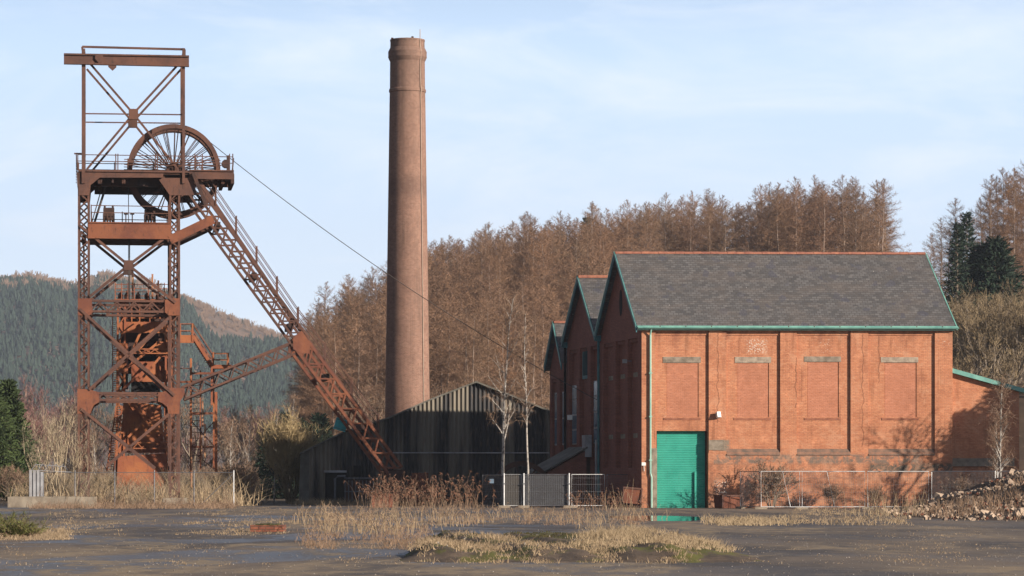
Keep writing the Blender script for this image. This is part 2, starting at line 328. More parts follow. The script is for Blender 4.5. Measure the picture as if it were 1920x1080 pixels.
M['sallow'] = plain('pale_sallow_twigs', (.42, .34, .23), (.27, .21, .14), 1, .95)
M['fern'] = plain('gorse_green', (.13, .13, .035), (.07, .075, .022), 2, .9)
M['stone'] = plain('broken_stone', (.44, .33, .24), (.17, .12, .09), 1.1, .9)
M['pebble'] = plain('white_stone_chips', (.30, .265, .23), (.11, .095, .08), 1.5, .9)
def ground_mat():
    t = NT('old_asphalt'); p = t.geo(); x, y, z = t.sep(p)
    a = t.noise(t.scale(p, (.16, .055, 1)), 1, 6, .6, .4); b = t.noise(t.scale(p, (1, .45, 1)), 1.1, 8, .78); g = t.noise(p, 7, 4, .8)
    c = t.mix(t.step(a, .40, .62), (.075, .067, .066), (.165, .130, .102))
    c = t.mix(t.math('MULTIPLY', t.step(b, .52, .7), .55), c, (.155, .122, .095))
    c = t.mix(t.math('MULTIPLY', t.step(g, .54, .74), .5), c, (.24, .20, .165)); c = t.mix(t.math('MULTIPLY', t.step(g, .46, .3), .45), c, (.03, .027, .026))
    gr = t.noise(t.scale(p, (.22, .06, 1), loc=(13, 7, 0)), 1, 7, .72, .8); m = t.math('MULTIPLY', t.step(gr, .47, .60), t.step(b, .40, .58)); c = t.mix(t.math('MULTIPLY', m, .85), c, (.27, .205, .135))
    far = t.step(y, 175, 215); c = t.mix(t.math('MULTIPLY', far, .8), c, (.085, .06, .038))
    chip = t.voro(p, 5.5, 'Distance'); cm = t.math('MULTIPLY', t.step(chip, .16, .09), t.step(t.noise(p, .8, 3), .46, .6)); c = t.mix(cm, c, (.30, .26, .22))
    wet = t.math('MULTIPLY', t.step(t.noise(t.scale(p, (.13, .075, 1), loc=(3, 41, 0)), 1, 6, .62, .5), .48, .535), t.math('ADD', .35, t.math('MULTIPLY', t.step(x, 4.5, -1.5), .65))); wet = t.math('MULTIPLY', wet, t.math('SUBTRACT', 1.0, m)); wet = t.math('MULTIPLY', wet, t.step(y, 190, 170))
    c = t.mix(t.math('MULTIPLY', wet, .55), c, (.040, .040, .046))
    ro = t.math('SUBTRACT', .92, t.math('MULTIPLY', wet, .50)); t.bump(t.math('ADD', t.math('MULTIPLY', g, .5), b), .5, .012)
    t.put(t.b.inputs['Specular IOR Level'], t.math('ADD', .12, t.math('MULTIPLY', wet, .4)))
    return t.done(c, ro)
M['ground'] = ground_mat()
t = NT('puddle_water'); M['water'] = t.done((.012, .011, .010), .03); t.b.inputs['Specular IOR Level'].default_value = .5
# ---------------------------------------------------------------- ground
g = MB(); g.face([(-4000, -60, 0), (4000, -60, 0), (4000, 9000, 0), (-4000, 9000, 0)])
tag(g.build('ground', M['ground']), kind='structure')
pm = MB(); pts = []
c0, c1 = gp(1120, 977), gp(1325, 965)
for k in range(40):
    a = 2*math.pi*k/40; pts.append((5.9+1.95*math.cos(a)*(1+.12*math.sin(3*a+1)), 125.5+9.5*math.sin(a)*(1+.1*math.cos(2*a)), .004))
pm.face(pts); tag(pm.build('puddle', M['water'], fix=False), kind='structure')

# ---------------------------------------------------------------- engine house (three parallel gabled halls)
EX, EY = (1203-CX)/F*170, 170.0
FE = Fr(EX, EY, 2.0, 9.1)
def sh(mb):                                 # local (u, v, z) with the side walls set slightly out of square
    mb.v = [(p[0]-p[1]*FE.k, p[1], p[2]) for p in mb.v]; return mb
def U(x, y=700, v=0): return FE.px(x, y, v)[0]
def Z(y, x=1400, v=0): return FE.px(x, y, v)[1]
def relief(mb, rects, x0, x1, z0, z1, axis='u', back=.9, depth=0.0, pos=0.0):
    """wall face whose rectangles (a0,a1,z0,z1,depth) are set back; later ones win. axis u: face looks -v ; axis v: face looks -u"""
    xs = sorted({x0, x1, *[min(max(r[i], x0), x1) for r in rects for i in (0, 1)]}); zs = sorted({z0, z1, *[min(max(r[i], z0), z1) for r in rects for i in (2, 3)]})
    def dep(a, b):
        d = depth
        for r in rects:
            if r[0] < a < r[1] and r[2] < b < r[3]: d = r[4]
        return d
    P_ = (lambda a, d, z: (a, pos+d, z)) if axis == 'u' else (lambda a, d, z: (pos+d, a, z))
    D = {}
    for i in range(len(xs)-1):
        for j in range(len(zs)-1):
            D[i, j] = dep((xs[i]+xs[i+1])/2, (zs[j]+zs[j+1])/2); d = D[i, j]
            mb.face([P_(xs[i], d, zs[j]), P_(xs[i+1], d, zs[j]), P_(xs[i+1], d, zs[j+1]), P_(xs[i], d, zs[j+1])])
    for (i, j), d in D.items():
        for di, dj in ((1, 0), (0, 1), (-1, 0), (0, -1)):
            e = D.get((i+di, j+dj), back if False else None)
            if e is None or e <= d: continue
            if di: a = xs[i+1] if di > 0 else xs[i]; mb.face([P_(a, d, zs[j]), P_(a, e, zs[j]), P_(a, e, zs[j+1]), P_(a, d, zs[j+1])])
            else: b = zs[j+1] if dj > 0 else zs[j]; mb.face([P_(xs[i], d, b), P_(xs[i+1], d, b), P_(xs[i+1], e, b), P_(xs[i], e, b)])
W1 = U(1786); ZE = Z(613, 1500); S1, S2, S3 = 10.1, 19.3, 24.4
REC = .13
hall = thing('brick_hall', 'large red brick engine hall with grey slate roof and green roller shutter door', 'building', (EX, EY, 0), FE.a)
bays = [(U(1229), U(1329)), (U(1362), U(1463)), (U(1494), U(1595)), (U(1628), U(1753))]
zb, zt = Z(849), Z(619)
rects = []
for a, b in bays:
    rects += [(a, b, zb, zt, REC), (a+.02, b-.12, zt-.13, zt, REC-.09), (a+.02, b-.12, zt-.27, zt-.13, REC-.045)]
wins = [(1244, 1315, 1250, 1311, 669, 680), (1379, 1447, 1382, 1443, 669, 680), (1509, 1578, 1514, 1574, 668, 678), (1653, 1723, 1659, 1720, 669, 679)]
for w in wins: rects.append((U(w[2]), U(w[3]), Z(782), Z(w[5]), REC+.035))
dx0, dx1, dzt = U(1232), U(1328), Z(808)
rects.append((dx0, dx1, -.1, dzt, REC+.50))
m = MB(); relief(m, rects, 0, W1, -.1, ZE-.02); 
m.face([(0, .0, ZE-.02), (W1, .0, ZE-.02), (W1, .35, ZE-.02), (0, .35, ZE-.02)])
# back and right walls of the hall
m.face([(W1, 0, -.1), (W1, S1, -.1), (W1, S1, ZE-.02), (W1, 0, ZE-.02)]); 
sh(m).build('front_wall', M['brick'], hall, fix=False)


for w in wins:
    m = MB(); m.box(U(w[0]), U(w[1]), REC-.022, REC+.06, Z(w[5]), Z(w[4])); sh(m).build('lintel', M['lintelpale' if w[0] in (1379, 1653) else 'lintel'], hall)
    m = MB(); a, b = U(w[2])-.14, U(w[3])+.1; z = Z(782); m.hexa([(a, REC-.03, z-.16), (b, REC-.03, z-.16), (b, REC+.08, z-.16), (a, REC+.08, z-.16)], [(a, REC-.03, z-.05), (b, REC-.03, z-.05), (b, REC+.12, z+.003), (a, REC+.12, z+.003)]); sh(m).build('sill', M['sill'], hall)
    m = MB(); m.box(U(w[2])+.05, U(w[3])-.05, REC+.027, REC+.05, Z(782)+.01, Z(w[5])-.01); sh(m).build('bricked_up_window', M['brickfill'], hall)
# sloped offsets at the foot of each recess
for a, b in bays:
    m = MB(); lo = max(a, dx1+.2) if a < dx1 else a
    if a < dx1: continue
    m.hexa([(lo+.01, -.04, zb-.14), (b-.01, -.04, zb-.14), (b-.01, REC-.01, zb-.14), (lo+.01, REC-.01, zb-.14)], [(lo+.01, -.04, zb-.10), (b-.01, -.04, zb-.10), (b-.01, REC-.01, zb+.22), (lo+.01, REC-.01, zb+.22)]); sh(m).build('weathered_offset', M['offset'], hall)
# roller shutter: real ribs
m = MB(); n = 44; prof = []
for k in range(n*2+1):
    z = dzt*k/(n*2); prof.append((REC+.30+(.035 if k % 2 else 0), z))
for k in range(n*2):
    m.face([(dx0, prof[k][0], prof[k][1]), (dx1, prof[k][0], prof[k][1]), (dx1, prof[k+1][0], prof[k+1][1]), (dx0, prof[k+1][0], prof[k+1][1])])
dr = sh(m).build('roller_shutter', M['door'], hall, fix=False)
m = MB(); m.box(dx0+2.16, dx0+2.26, REC+.20, REC+.28, 0, 2.0); sh(m).build('guide_post', M['door'], dr)
for q_ in (dx0+.002, dx1-.072): m = MB(); m.box(q_, q_+.07, REC+.2, REC+.34, 0, dzt); sh(m).build('door_frame', M['rustdark'], hall)
m = MB(); m.box(dx0-.30, dx0-.01, -.03, REC-.004, -.05, 3.3); sh(m).build('stone_jamb', M['lintel'], hall, label='dark stained door jamb')
m = MB(); m.box(dx1+.02, dx1+.85, -.035, .02, 3.2, 3.75); sh(m).build('stone_pad', M['lintel'], hall)
# side gable wall with pilasters
def side_wall(mb, v0, v1, ze0, ze1, peak, pv, piers, zlow=2.2, d=.25):
    zmin = min(ze0, ze1)
    rc = [(a, b, zlow, zmin-.55, d) for a, b in piers]+[(a+.05, b-.05, zmin-.75, zmin-.55, d-.14) for a, b in piers]
    relief(mb, rc, v0, v1, -.1, zmin-.02, axis='v')
    mb.face([(0, v0, zmin-.02), (0, v1, zmin-.02), (0, v1, ze1), (0, pv, peak), (0, v0, ze0)])
P1 = 5.9; ZP1 = 14.35
m = MB(); side_wall(m, 0, S1, ZE, ZE, ZP1-.1, P1-.85, [(.9, 3.3), (3.9, 6.3), (6.9, 9.4)])
for v in (.02,): pass
e_ = MB(); e_.face([(W1, 0, ZE-.02), (W1, S1, ZE-.02), (W1, P1-.85, ZP1-.1)]); sh(e_).build('end_gable', M['brickshade'], hall, fix=False)
sh(m).build('gable_wall', M['brickshade'], hall, fix=False)
PV = P1-.85
def roof(mb, u0, u1, v0, v1, pv, ze0, ze1, zp, th=.10, oe=.32):
    # two slopes as slabs
    for (a, za), (b, zb_) in (((v0-oe, ze0-oe*(zp-ze0)/(pv-v0)), (pv, zp)), ((pv, zp), (v1, ze1))):
        mb.hexa([(u0, a, za), (u1, a, za), (u1, b, zb_), (u0, b, zb_)], [(u0, a, za+th), (u1, a, za+th), (u1, b, zb_+th), (u0, b, zb_+th)])
m = MB(); roof(m, -.30, W1+.15, 0, S1, PV, ZE+.06, ZE+.06, ZP1, oe=.22); rf = sh(m).build('slate_roof', M['slate'], hall)
# ridge tiles: a run of half-round tiles
m = MB(); nt_ = 36
for k in range(nt_):
    a = -.32+(W1+.45)*k/nt_; b = -.32+(W1+.45)*(k+1)/nt_-.012; r = .15+.012*(k % 2)
    q = [(PV+r*math.cos(t_), ZP1+.03+r*math.sin(t_)*.9) for t_ in [math.pi*i/6 for i in range(7)]]
    m.hexa([(a, y, z) for y, z in q], [(b, y, z) for y, z in q])
sh(m).build('ridge_tiles', M['ridge'], rf)
# bargeboards
def barge(mb, u, v0, v1, pv, ze, zp, w=.20, th=.06):
    for (a, za), (b, zb_) in (((v0, ze), (pv, zp)), ((pv, zp), (v1, ze))):
        mb.hexa([(u-th, a, za-w), (u, a, za-w), (u, b, zb_-w), (u-th, b, zb_-w)], [(u-th, a, za+.12), (u, a, za+.12), (u, b, zb_+.12), (u-th, b, zb_+.12)])
m = MB(); barge(m, -.302, -.22, S1, PV, ZE-.12, ZP1); sh(m).build('bargeboard', M['tealdark'], rf)
m = MB(); barge(m, -.368, -.22, S1, PV, ZE-.02, ZP1+.06, w=.03, th=.02); sh(m).build('verge_strip', M['teal'], rf)
m = MB(); barge(m, W1+.21, -.22, S1, PV, ZE-.12, ZP1, w=.05); sh(m).build('bargeboard', M['teal'], rf)
# gutter
m = MB()
q = [(-.30+.085*math.cos(t_)-.05, ZE-.03+.10*math.sin(t_)) for t_ in [math.pi+math.pi*i/6 for i in range(7)]]
m.hexa([(-.30, y, z) for y, z in q], [(W1+.22, y, z) for y, z in q]); m.box(-.30, W1+.22, -.26, -.20, ZE-.02, ZE+.05)
gt = sh(m).build('gutter', M['teal'], hall)
m = MB(); m.box(-.25, W1+.05, -.20, -.02, ZE-.20, ZE-.06); sh(m).build('soffit_board', M['teallight'], gt)
for k in range(12):
    u = .9+k*1.42; m = MB(); m.box(u, u+.05, -.405, -.39, ZE-.09, ZE+.03); sh(m).build('gutter_bracket', M['rustdark'], gt)
m = MB(); u = U(1218)+.02; m.tube([(u, -.28, ZE-.1), (u, -.10, ZE-.45), (u, -.10, 1.9), (u+.06, -.10, 1.7), (u+.06, -.10, .02)], .055, 8); sh(m).build('downpipe', M['teallight'], hall)
for z in (2.6, 5.0, 7.4): m = MB(); m.box(u-.08, u+.08, -.17, -.0, z, z+.07); sh(m).build('pipe_clip', M['teallight'], hall)
# oval vent high in the gable
m = MB(); nn = 20; m.hexa([(-.02, PV+.35*math.cos(2*math.pi*k/nn)-.1, Z(558, 1162)+.75*math.sin(2*math.pi*k/nn)) for k in range(nn)], [(.05, PV+.35*math.cos(2*math.pi*k/nn)-.1, Z(558, 1162)+.75*math.sin(2*math.pi*k/nn)) for k in range(nn)]); sh(m).build('oval_vent', M['black'], hall)
for a in (1.3, 4.4, 7.4):
    m = MB(); m.box(.20, .245, a, a+1.5, 3.9, 4.15); sh(m).build('window_sill', M['lintel'], hall)
    m = MB(); m.box(.20, .245, a, a+1.5, 7.3, 7.55); sh(m).build('blocked_lintel', M['lintel'], hall)
# ---- middle hall
hall2 = thing('brick_hall', 'middle brick hall with arched teal window between two other gables', 'building', (EX, EY, 0), FE.a)
P2, ZP2 = 14.75, 13.6
m = MB(); side_wall(m, S1, S2, ZE, ZE, ZP2-.1, P2, [(S1+.6, S1+2.7), (S1+3.5, S1+5.7), (S1+6.5, S1+8.6)], zlow=1.6)
m.face([(0, S2, -.1), (W1-1, S2, -.1), (W1-1, S2, ZE), (0, S2, ZE)]); m.face([(W1-1, S1, 0), (W1-1, S2, 0), (W1-1, S2, ZE), (W1-1, P2, ZP2), (W1-1, S1, ZE)])
sh(m).build('gable_wall', M['brickshade'], hall2, fix=False)
m = MB(); roof(m, -.30, W1-.9, S1+.12, S2, P2, ZE+.02, ZE+.02, ZP2, oe=0); rf = sh(m).build('slate_roof', M['slate'], hall2)
m = MB(); 
for k in range(30):
    a = -.32+(W1-.6)*k/30; m.box(a, a+(W1-.6)/30-.01, P2-.15, P2+.15, ZP2+.04, ZP2+.20)
sh(m).build('ridge_tiles', M['ridge'], rf)
m = MB(); barge(m, -.302, S1+.06, S2, P2, ZE-.12, ZP2); sh(m).build('bargeboard', M['tealdark'], rf)
m = MB(); barge(m, -.368, S1+.06, S2, P2, ZE-.02, ZP2+.06, w=.03, th=.02); sh(m).build('verge_strip', M['teal'], rf)
def arch(mb, u, v0, v1, z0, zs, d=.05):
    c = (v0+v1)/2; r = (v1-v0)/2; q = [(v0, z0), (v1, z0)]+[(c+r*math.cos(t_), zs+r*math.sin(t_)) for t_ in [math.pi*i/10 for i in range(11)]]
    mb.hexa([(u, y, z) for y, z in q], [(u+d, y, z) for y, z in q])
m = MB(); arch(m, .13, S1+3.7, S1+5.5, 7.6, 8.9); wf = sh(m).build('arched_window', M['tealdark'], hall2)
m = MB(); arch(m, .11, S1+3.95, S1+5.25, 7.8, 8.85, .015); sh(m).build('pane', M['tealpane'], wf)
for a, z0, z1 in ((S1+.95, 3.7, 7.4), (S1+6.9, 3.7, 7.3)):
    m = MB(); m.box(.14, .20, a, a+1.5, z0, z1); wf = sh(m).build('tall_window', M['greymetal'], hall2)
    for k in range(4):
        zz = z0+(z1-z0)*k/4; m = MB(); m.box(.12, .138, a+.08, a+1.42, zz+.06, zz+(z1-z0)/4-.06); sh(m).build('pane', M['glass'], wf)
for v in (S1+.05, S2+.05):
    m = MB(); m.tube([(-.12, v, ZE-.1), (-.12, v, .1)], .075, 8); sh(m).build('downpipe', M['black'] if v > S1+1 else M['tealdark'], hall2)
    m = MB(); m.box(-.3, .0, v-.16, v+.16, ZE-.35, ZE-.02); sh(m).build('rainwater_hopper', M['tealdark'], hall2)
m = MB(); m.tube([(-.2, S1+.35, 3.9), (-.2, S1+.35, .9)], .06, 8); sh(m).build('vent_pipe', M['greymetal'], hall2)
m = MB(); m.box(-.4, -.02, S1+2.3, S1+3.2, 2.9, 4.2); sh(m).build('wall_cabinet', M['greymetal'], hall2)
m = MB(); m.box(-.25, -.02, S1+7.6, S1+8.0, 5.2, 5.5); sh(m).build('wall_lamp', M['white'], hall2)
# ---- far hall
hall3 = thing('brick_hall', 'smallest and farthest brick hall, lowest gable at the left end of the row', 'building', (EX, EY, 0), FE.a)
P3, ZP3, ZE3 = 21.9, 11.25, 8.7
m = MB(); side_wall(m, S2+.02, S3, ZE3, ZE3-.3, ZP3-.1, P3, [(S2+.6, S2+2.2), (S2+3.0, S2+4.6)], zlow=1.5, d=.2); 
m.face([(0, S3, -.1), (14, S3, -.1), (14, S3, ZE3), (0, S3, ZE3-.3)]); sh(m).build('gable_wall', M['brickshade'], hall3, fix=False)
m = MB(); roof(m, -.3, 15, S2+.1, S3+.15, P3, ZE3, ZE3-.3, ZP3, oe=0); rf = sh(m).build('slate_roof', M['slate'], hall3)
m = MB()
for k in range(28): m.box(-.3+.55*k, -.3+.55*k+.54, P3-.14, P3+.14, ZP3+.04, ZP3+.18)
sh(m).build('ridge_tiles', M['ridge'], rf)
m = MB(); barge(m, -.302, S2+.1, S3+.1, P3, ZE3-.2, ZP3); sh(m).build('bargeboard', M['tealdark'], rf)
m = MB(); barge(m, -.368, S2+.1, S3+.1, P3, ZE3-.1, ZP3+.06, w=.03, th=.02); sh(m).build('verge_strip', M['teal'], rf)
for a in (S2+.8, S2+3.1):
    m = MB(); m.box(.11, .16, a, a+1.1, 3.7, 7.0); wf = sh(m).build('tall_window', M['greymetal'], hall3)
    m = MB(); m.box(.09, .108, a+.1, a+1.0, 3.8, 5.3); m.box(.09, .108, a+.1, a+1.0, 5.4, 6.9); sh(m).build('pane', M['glass'], wf)
# lamps and boxes on the front
def on_wall(x, y, w, h, name, mat, label, cat, tilt=0):
    u, z = FE.px(x, y, -.2); t_ = thing(name, label, cat, (EX+u*FE.U[0], EY+u*FE.U[1], z), FE.a)
    m = MB(); m.box(-w/2, w/2, -.30, -.10, -h/2, h/2); b = m.build('housing', mat, t_); b.rotation_euler = (R(-18), 0, R(tilt))
    m = MB(); m.box(-.04, .04, -.12, .0, -.05, .05); m.build('bracket', M['galvdark'], t_); return t_
on_wall(1346, 780, .22, .32, 'floodlight', M['white'], 'white boxy floodlight on the front wall right of the shutter door', 'light', 20)
for (px_, py_, v, w_, lb) in ((1188, 677, 2.4, .3, 'small white lamp high on the shaded gable wall near its corner'),):
    z = Z(py_, px_, v); x_, y_ = v*-FE.k, v; t_ = thing('wall_lamp', lb, 'light', (EX+x_*FE.U[0]-y_*FE.U[1], EY+x_*FE.U[1]+y_*FE.U[0], z), FE.a)
    m = MB(); m.tube([(0, 0, 0), (-.3, 0, .02)], .03); m.build('arm', M['galvdark'], t_); m = MB(); m.box(-.5, -.26, -.13, .13, -.12, .10); m.build('lamp_head', M['greymetal'], t_)
t_ = thing('junction_box', 'small white junction box low on the brick corner beside the downpipe', 'box', (EX+.12, EY, Z(870, 1208)), FE.a)
m = MB(); m.box(-.12, .10, -.1, -.002, -.09, .09); m.build('lid', M['white'], t_); m = MB(); m.tube([(0, -.04, -.09), (.02, -.04, -.4)], .018); m.build('cable_tail', M['white'], t_)
# ---- lean-to at the right end
FL = FE; LX0, LX1 = W1+.02, FE.px(1911, 800, .6)[0]
lt = thing('lean_to', 'low brick lean-to with sloping pale teal fascia at the right end of the hall', 'building', (EX, EY, 0), FE.a)
za, zc = FE.px(1788, 690, .6)[1], FE.px(1912, 727, .6)[1]
m = MB(); m.hexa([(LX0, .6, -.1), (LX1, .6, -.1), (LX1, 8, -.1), (LX0, 8, -.1)], [(LX0, .6, za-.25), (LX1, .6, zc-.25), (LX1, 8, zc-.25), (LX0, 8, za-.25)]); sh(m).build('wall', M['brickshade'] if False else M['brickruin2'] if 'brickruin2' in M else M['brick'], lt)
m = MB(); m.hexa([(LX0, .3, za-.25), (LX1+.35, .3, zc-.33), (LX1+.35, 8.3, zc-.33), (LX0, 8.3, za-.25)], [(LX0, .3, za), (LX1+.35, .3, zc-.1), (LX1+.35, 8.3, zc-.1), (LX0, 8.3, za)]); sh(m).build('roof', M['teal'], lt)
m = MB(); m.box(LX0+.1, LX1-.3, .50, .598, 2.3, 2.75); sh(m).build('stone_band', M['lintel'], lt)
# ---- small monopitch shed leaning on the far gables (left side)
st = thing('small_shed', 'small dark shed with steep corrugated roof against the shaded gables', 'shed', (EX, EY, 0), FE.a)
m = MB(); y0, y1 = 12.5, 17.5; m.hexa([(-2.6, y0, 0), (-.3, y0, 0), (-.3, y1, 0), (-2.6, y1, 0)], [(-2.6, y0, 2.0), (-.3, y0, 3.3), (-.3, y1, 3.3), (-2.6, y1, 2.0)]); sh(m).build('wall', M['brickshade'], st)
m = MB(); m.hexa([(-2.9, y0-.2, 1.95), (-.28, y0-.2, 3.42), (-.28, y1, 3.42), (-2.9, y1, 1.95)], [(-2.9, y0-.2, 2.05), (-.28, y0-.2, 3.52), (-.28, y1, 3.52), (-2.9, y1, 2.05)]); sh(m).build('roof', M['corrroof'], st)

# ---------------------------------------------------------------- chimney
CY = 216.0; ccx = (764-CX)/F*CY; k_ = CY/F
ch = thing('brick_chimney', 'tall tapering red brown brick chimney stack behind the dark shed', 'chimney', (ccx, CY, 0))
def cz(y): return CH+(HY-y)*k_
rb, rt = 85/2*k_, 66/2*k_
def rad(y): return (44.6-(44.6-32.5)*((960-y)/(960-110)))*k_
prof = [(rad(950), -.2)]+[(rad(y), cz(y)) for y in range(900, 172, -40)]+[(rad(172), cz(174)), (rad(172)+.05, cz(173)), (rad(172)+.05, cz(169)), (rad(168)-.01, cz(166)), (rad(120), cz(116)), (rad(118)+.06, cz(113)), (rad(118)+.14, cz(108)), (36*k_, cz(103)), (36.3*k_, cz(98)), (33.5*k_, cz(92)), (32.3*k_, cz(90)), (32.0*k_, cz(78)), (32.7*k_, cz(78)), (32.7*k_, cz(75)), (28*k_, cz(75)), (27.5*k_, cz(110)), (26*k_, cz(200))]
m = MB(); m.lathe(prof, 64); m.build('shaft', M['brickchim'], ch, smooth=False)
m = MB(); m.ring((0, 0, 0), 0, 0, 0, 0, 3) if False else None
th = R(-43)
m = MB(); pts = [((rad(y)+.05)*math.cos(th), (rad(y)+.05)*math.sin(th), cz(y)) for y in range(940, 160, -40)]; pts.append(((rad(172)+.14)*math.cos(th), (rad(172)+.14)*math.sin(th), cz(170))); pts += [((rad(y)+.05)*math.cos(th), (rad(y)+.05)*math.sin(th), cz(y)) for y in (160, 120)]; pts += [(36.8*k_*math.cos(th), 36.8*k_*math.sin(th), cz(100)), (33.2*k_*math.cos(th), 33.2*k_*math.sin(th), cz(88)), (33.2*k_*math.cos(th), 33.2*k_*math.sin(th), cz(58))]
m.tube(pts, .028, 5); m.build('lightning_conductor', M['conductor'], ch)
for a in (30, 110, 200, 290):
    m = MB(); c_ = Vector((30*k_*math.cos(R(a)), 30*k_*math.sin(R(a)), cz(75))); m.box(c_.x-.08, c_.x+.08, c_.y-.08, c_.y+.08, c_.z-.02, c_.z+.10); m.build('cap_block', M['rustdark'], ch)

# ---------------------------------------------------------------- dark corrugated shed
FS = Fr((893-CX)/F*201.5, 201.5, 3.0)
shed = thing('corrugated_shed', 'long dark corrugated iron shed with pitched gable below the brick chimney', 'shed', (FS.o[0], FS.o[1], 0), FS.a)
top = [(563, 850), (640, 812), (690, 795), (730, 783), (800, 752), (893, 716), (985, 752), (1040, 775)]
tp = [FS.px(x, y, 0) for x, y in top]
def ztop(u):
    for (a, b) in zip(tp, tp[1:]):
        if u <= b[0]: return a[1]+(b[1]-a[1])*(u-a[0])/(b[0]-a[0])
    return tp[-1][1]
m = MB(); u = tp[0][0]+.55; prev = None
while u < tp[-1][0]:
    for j in range(4):
        uu = u+.28*j/4; yy = .05*math.sin(2*math.pi*j/4); zt_ = ztop(uu)-.05
        base_u = uu-(.6 if uu < tp[0][0]+.9 else 0)*0
        cur = ((uu, yy, -.05), (uu, yy, zt_))
        if prev: m.face([prev[0], cur[0], cur[1], prev[1]])
        prev = cur
    u += .28
m.build('corrugated_wall', M['corr'], shed, fix=False)
m = MB(); m.hexa([(tp[0][0]-.1, 0, -.1), (tp[0][0]+.55, 0, -.1), (tp[0][0]+.55, 14, -.1), (tp[0][0]-.1, 14, -.1)], [(tp[0][0]+.02, 0, tp[0][1]-.1), (tp[0][0]+.55, 0, ztop(tp[0][0]+.55)-.06), (tp[0][0]+.55, 14, ztop(tp[0][0]+.55)-.06), (tp[0][0]+.02, 14, tp[0][1]-.1)]); m.build('end_buttress', M['corrroof'], shed)
m = MB()
for a, b in zip(tp, tp[1:]): m.hexa([(a[0], -.3, a[1]-.06), (b[0], -.3, b[1]-.06), (b[0], 14, b[1]-.06), (a[0], 14, a[1]-.06)], [(a[0], -.3, a[1]+.05), (b[0], -.3, b[1]+.05), (b[0], 14, b[1]+.05), (a[0], 14, a[1]+.05)])
m.build('roof', M['corrroof'], shed)
def sbox(name, mat, x0, x1, y0, y1, d0=-.25, d1=-.06, label=None):
    a = FS.px(x0, y1, d0); b = FS.px(x1, y0, d0); m = MB(); m.box(a[0], b[0], d0, d1, a[1], b[1]); return m.build(name, mat, shed, label=label)
sbox('door_lintel', M['greymetal'], 607, 650, 882, 886); d_ = sbox('side_door', M['black'], 610, 649, 886, 944, -.12, -.07)
sbox('hopper', M['black'], 663, 676, 873, 893, -.4); sbox('cladding_rail', M['greymetal'], 700, 1030, 848, 850, -.12)
m = MB(); p0 = FS.p(628, 940, -.3); p1 = FS.p(628, 898, -.3); p2 = FS.p(633, 893, -.3); p3 = FS.p(648, 893, -.3); m.tube([p0, p1, p2, p3], .08, 8); m.build('drain_pipe', M['galvdark'], shed)
# low tank/pen in front
tk = thing('cattle_pen', 'low dark slatted crate pen with pale rails in front of the corrugated shed', 'pen', (FS.o[0], FS.o[1], 0), FS.a)
a = FS.px(647, 940, -1.5); b = FS.px(700, 895, -1.5)
m = MB(); m.box(a[0], b[0], -1.5, -.6, 0, b[1]-.15)
m.build('box_body', M['rustdark'], tk)
for z in (b[1]-.08, b[1]-.95): m = MB(); m.box(a[0]-.05, b[0]+.05, -1.58, -1.51, z, z+.07); m.build('rail', M['galvdark'], tk)
for k in range(9): m = MB(); uu = a[0]+(b[0]-a[0])*k/8; m.box(uu-.03, uu+.03, -1.505-.05, -1.502, .1, b[1]-.2); m.build('slat', M['galvdark'], tk)
# ---------------------------------------------------------------- winding headframe
FH = Fr((157-CX)/F*178, 178.0, 7.5)
HR = thing('pit_headframe', 'tall rusty steel pit headframe with two spoked winding wheels and a raking leg', 'headframe', (FH.o[0], FH.o[1], 0), FH.a)
D = 4.3                                     # distance between the front and the rear frame
def h(x, y, v=0.0): return FH.p(x, y, v)
def sh2(p, v): return Vector((p.x, p.y+v, p.z))
RU, RD = M['rust'], M['rustdark']
def part(name, mat=None, parent=None, **k):
    class C:
        def __enter__(s): s.m = MB(); return s.m
        def __exit__(s, *a): s.o = s.m.build(name, mat or RU, parent or HR, **k)
    return C()
lu, ruu = h(157, 600).x, h(327.5, 600).x
wcol = h(168, 600).x-h(146, 600).x
for v in (0, D):
    for (x, w, yt) in ((157, wcol, 350), (327.5, wcol*.93, 362)):
        uu = h(x, 600).x; z1 = h(x, yt).z
        with part('column') as m: lattice(m, (uu, v, 0), (uu, v, z1), w, .55, 46, .12, .06)
for u_ in (lu, ruu):
    for v in (0, D):
        with part('column_footing', M['concrete']) as m: m.box(u_-.7, u_+.7, v-.7, v+.7, -.1, .5)
# upper deck: plate girders, gussets
def plate(pts, v, th=.05, name='gusset_plate', mat=None):
    q = [h(x, y) for x, y in pts]; q = [(p.x, p.z) for p in q]
    with part(name, mat) as m: m.poly(q, v-th/2-.29, v+th/2-.29)
for v in (0, D+.6):
    plate([(147, 322), (306, 322), (306, 334), (187, 334), (170, 348), (168, 367), (147, 367)], v)
    plate([(298, 338), (306, 334.5), (362, 334.5), (369, 367), (318, 367)], v+.01)
    a = h(147, 320); b = h(362, 320)
    with part('deck_girder') as m:
        z0, z1 = h(147, 345).z, h(147, 321).z; m.box(a.x, b.x, v-.42, v+1.0, z1-.05, z1+.06)
    with part('girder_web', RD) as m: m.box(a.x+.9, b.x, v+.75, v+.83, z0, z1-.06); m.box(a.x+.9, b.x, v+.6, v+1.0, z0-.05, z0)  # dark colour on the web paints in the shadow under the deck flange
for v in (-.4, D+.3):
    with part('deck_extension') as m: c1, c2 = h(355, 322), h(438, 347); m.box(c1.x, c2.x, v, v+.06, h(400, 337).z, c1.z); m.box(c1.x, c2.x, v-.1, v+.2, c1.z, c1.z+.08)
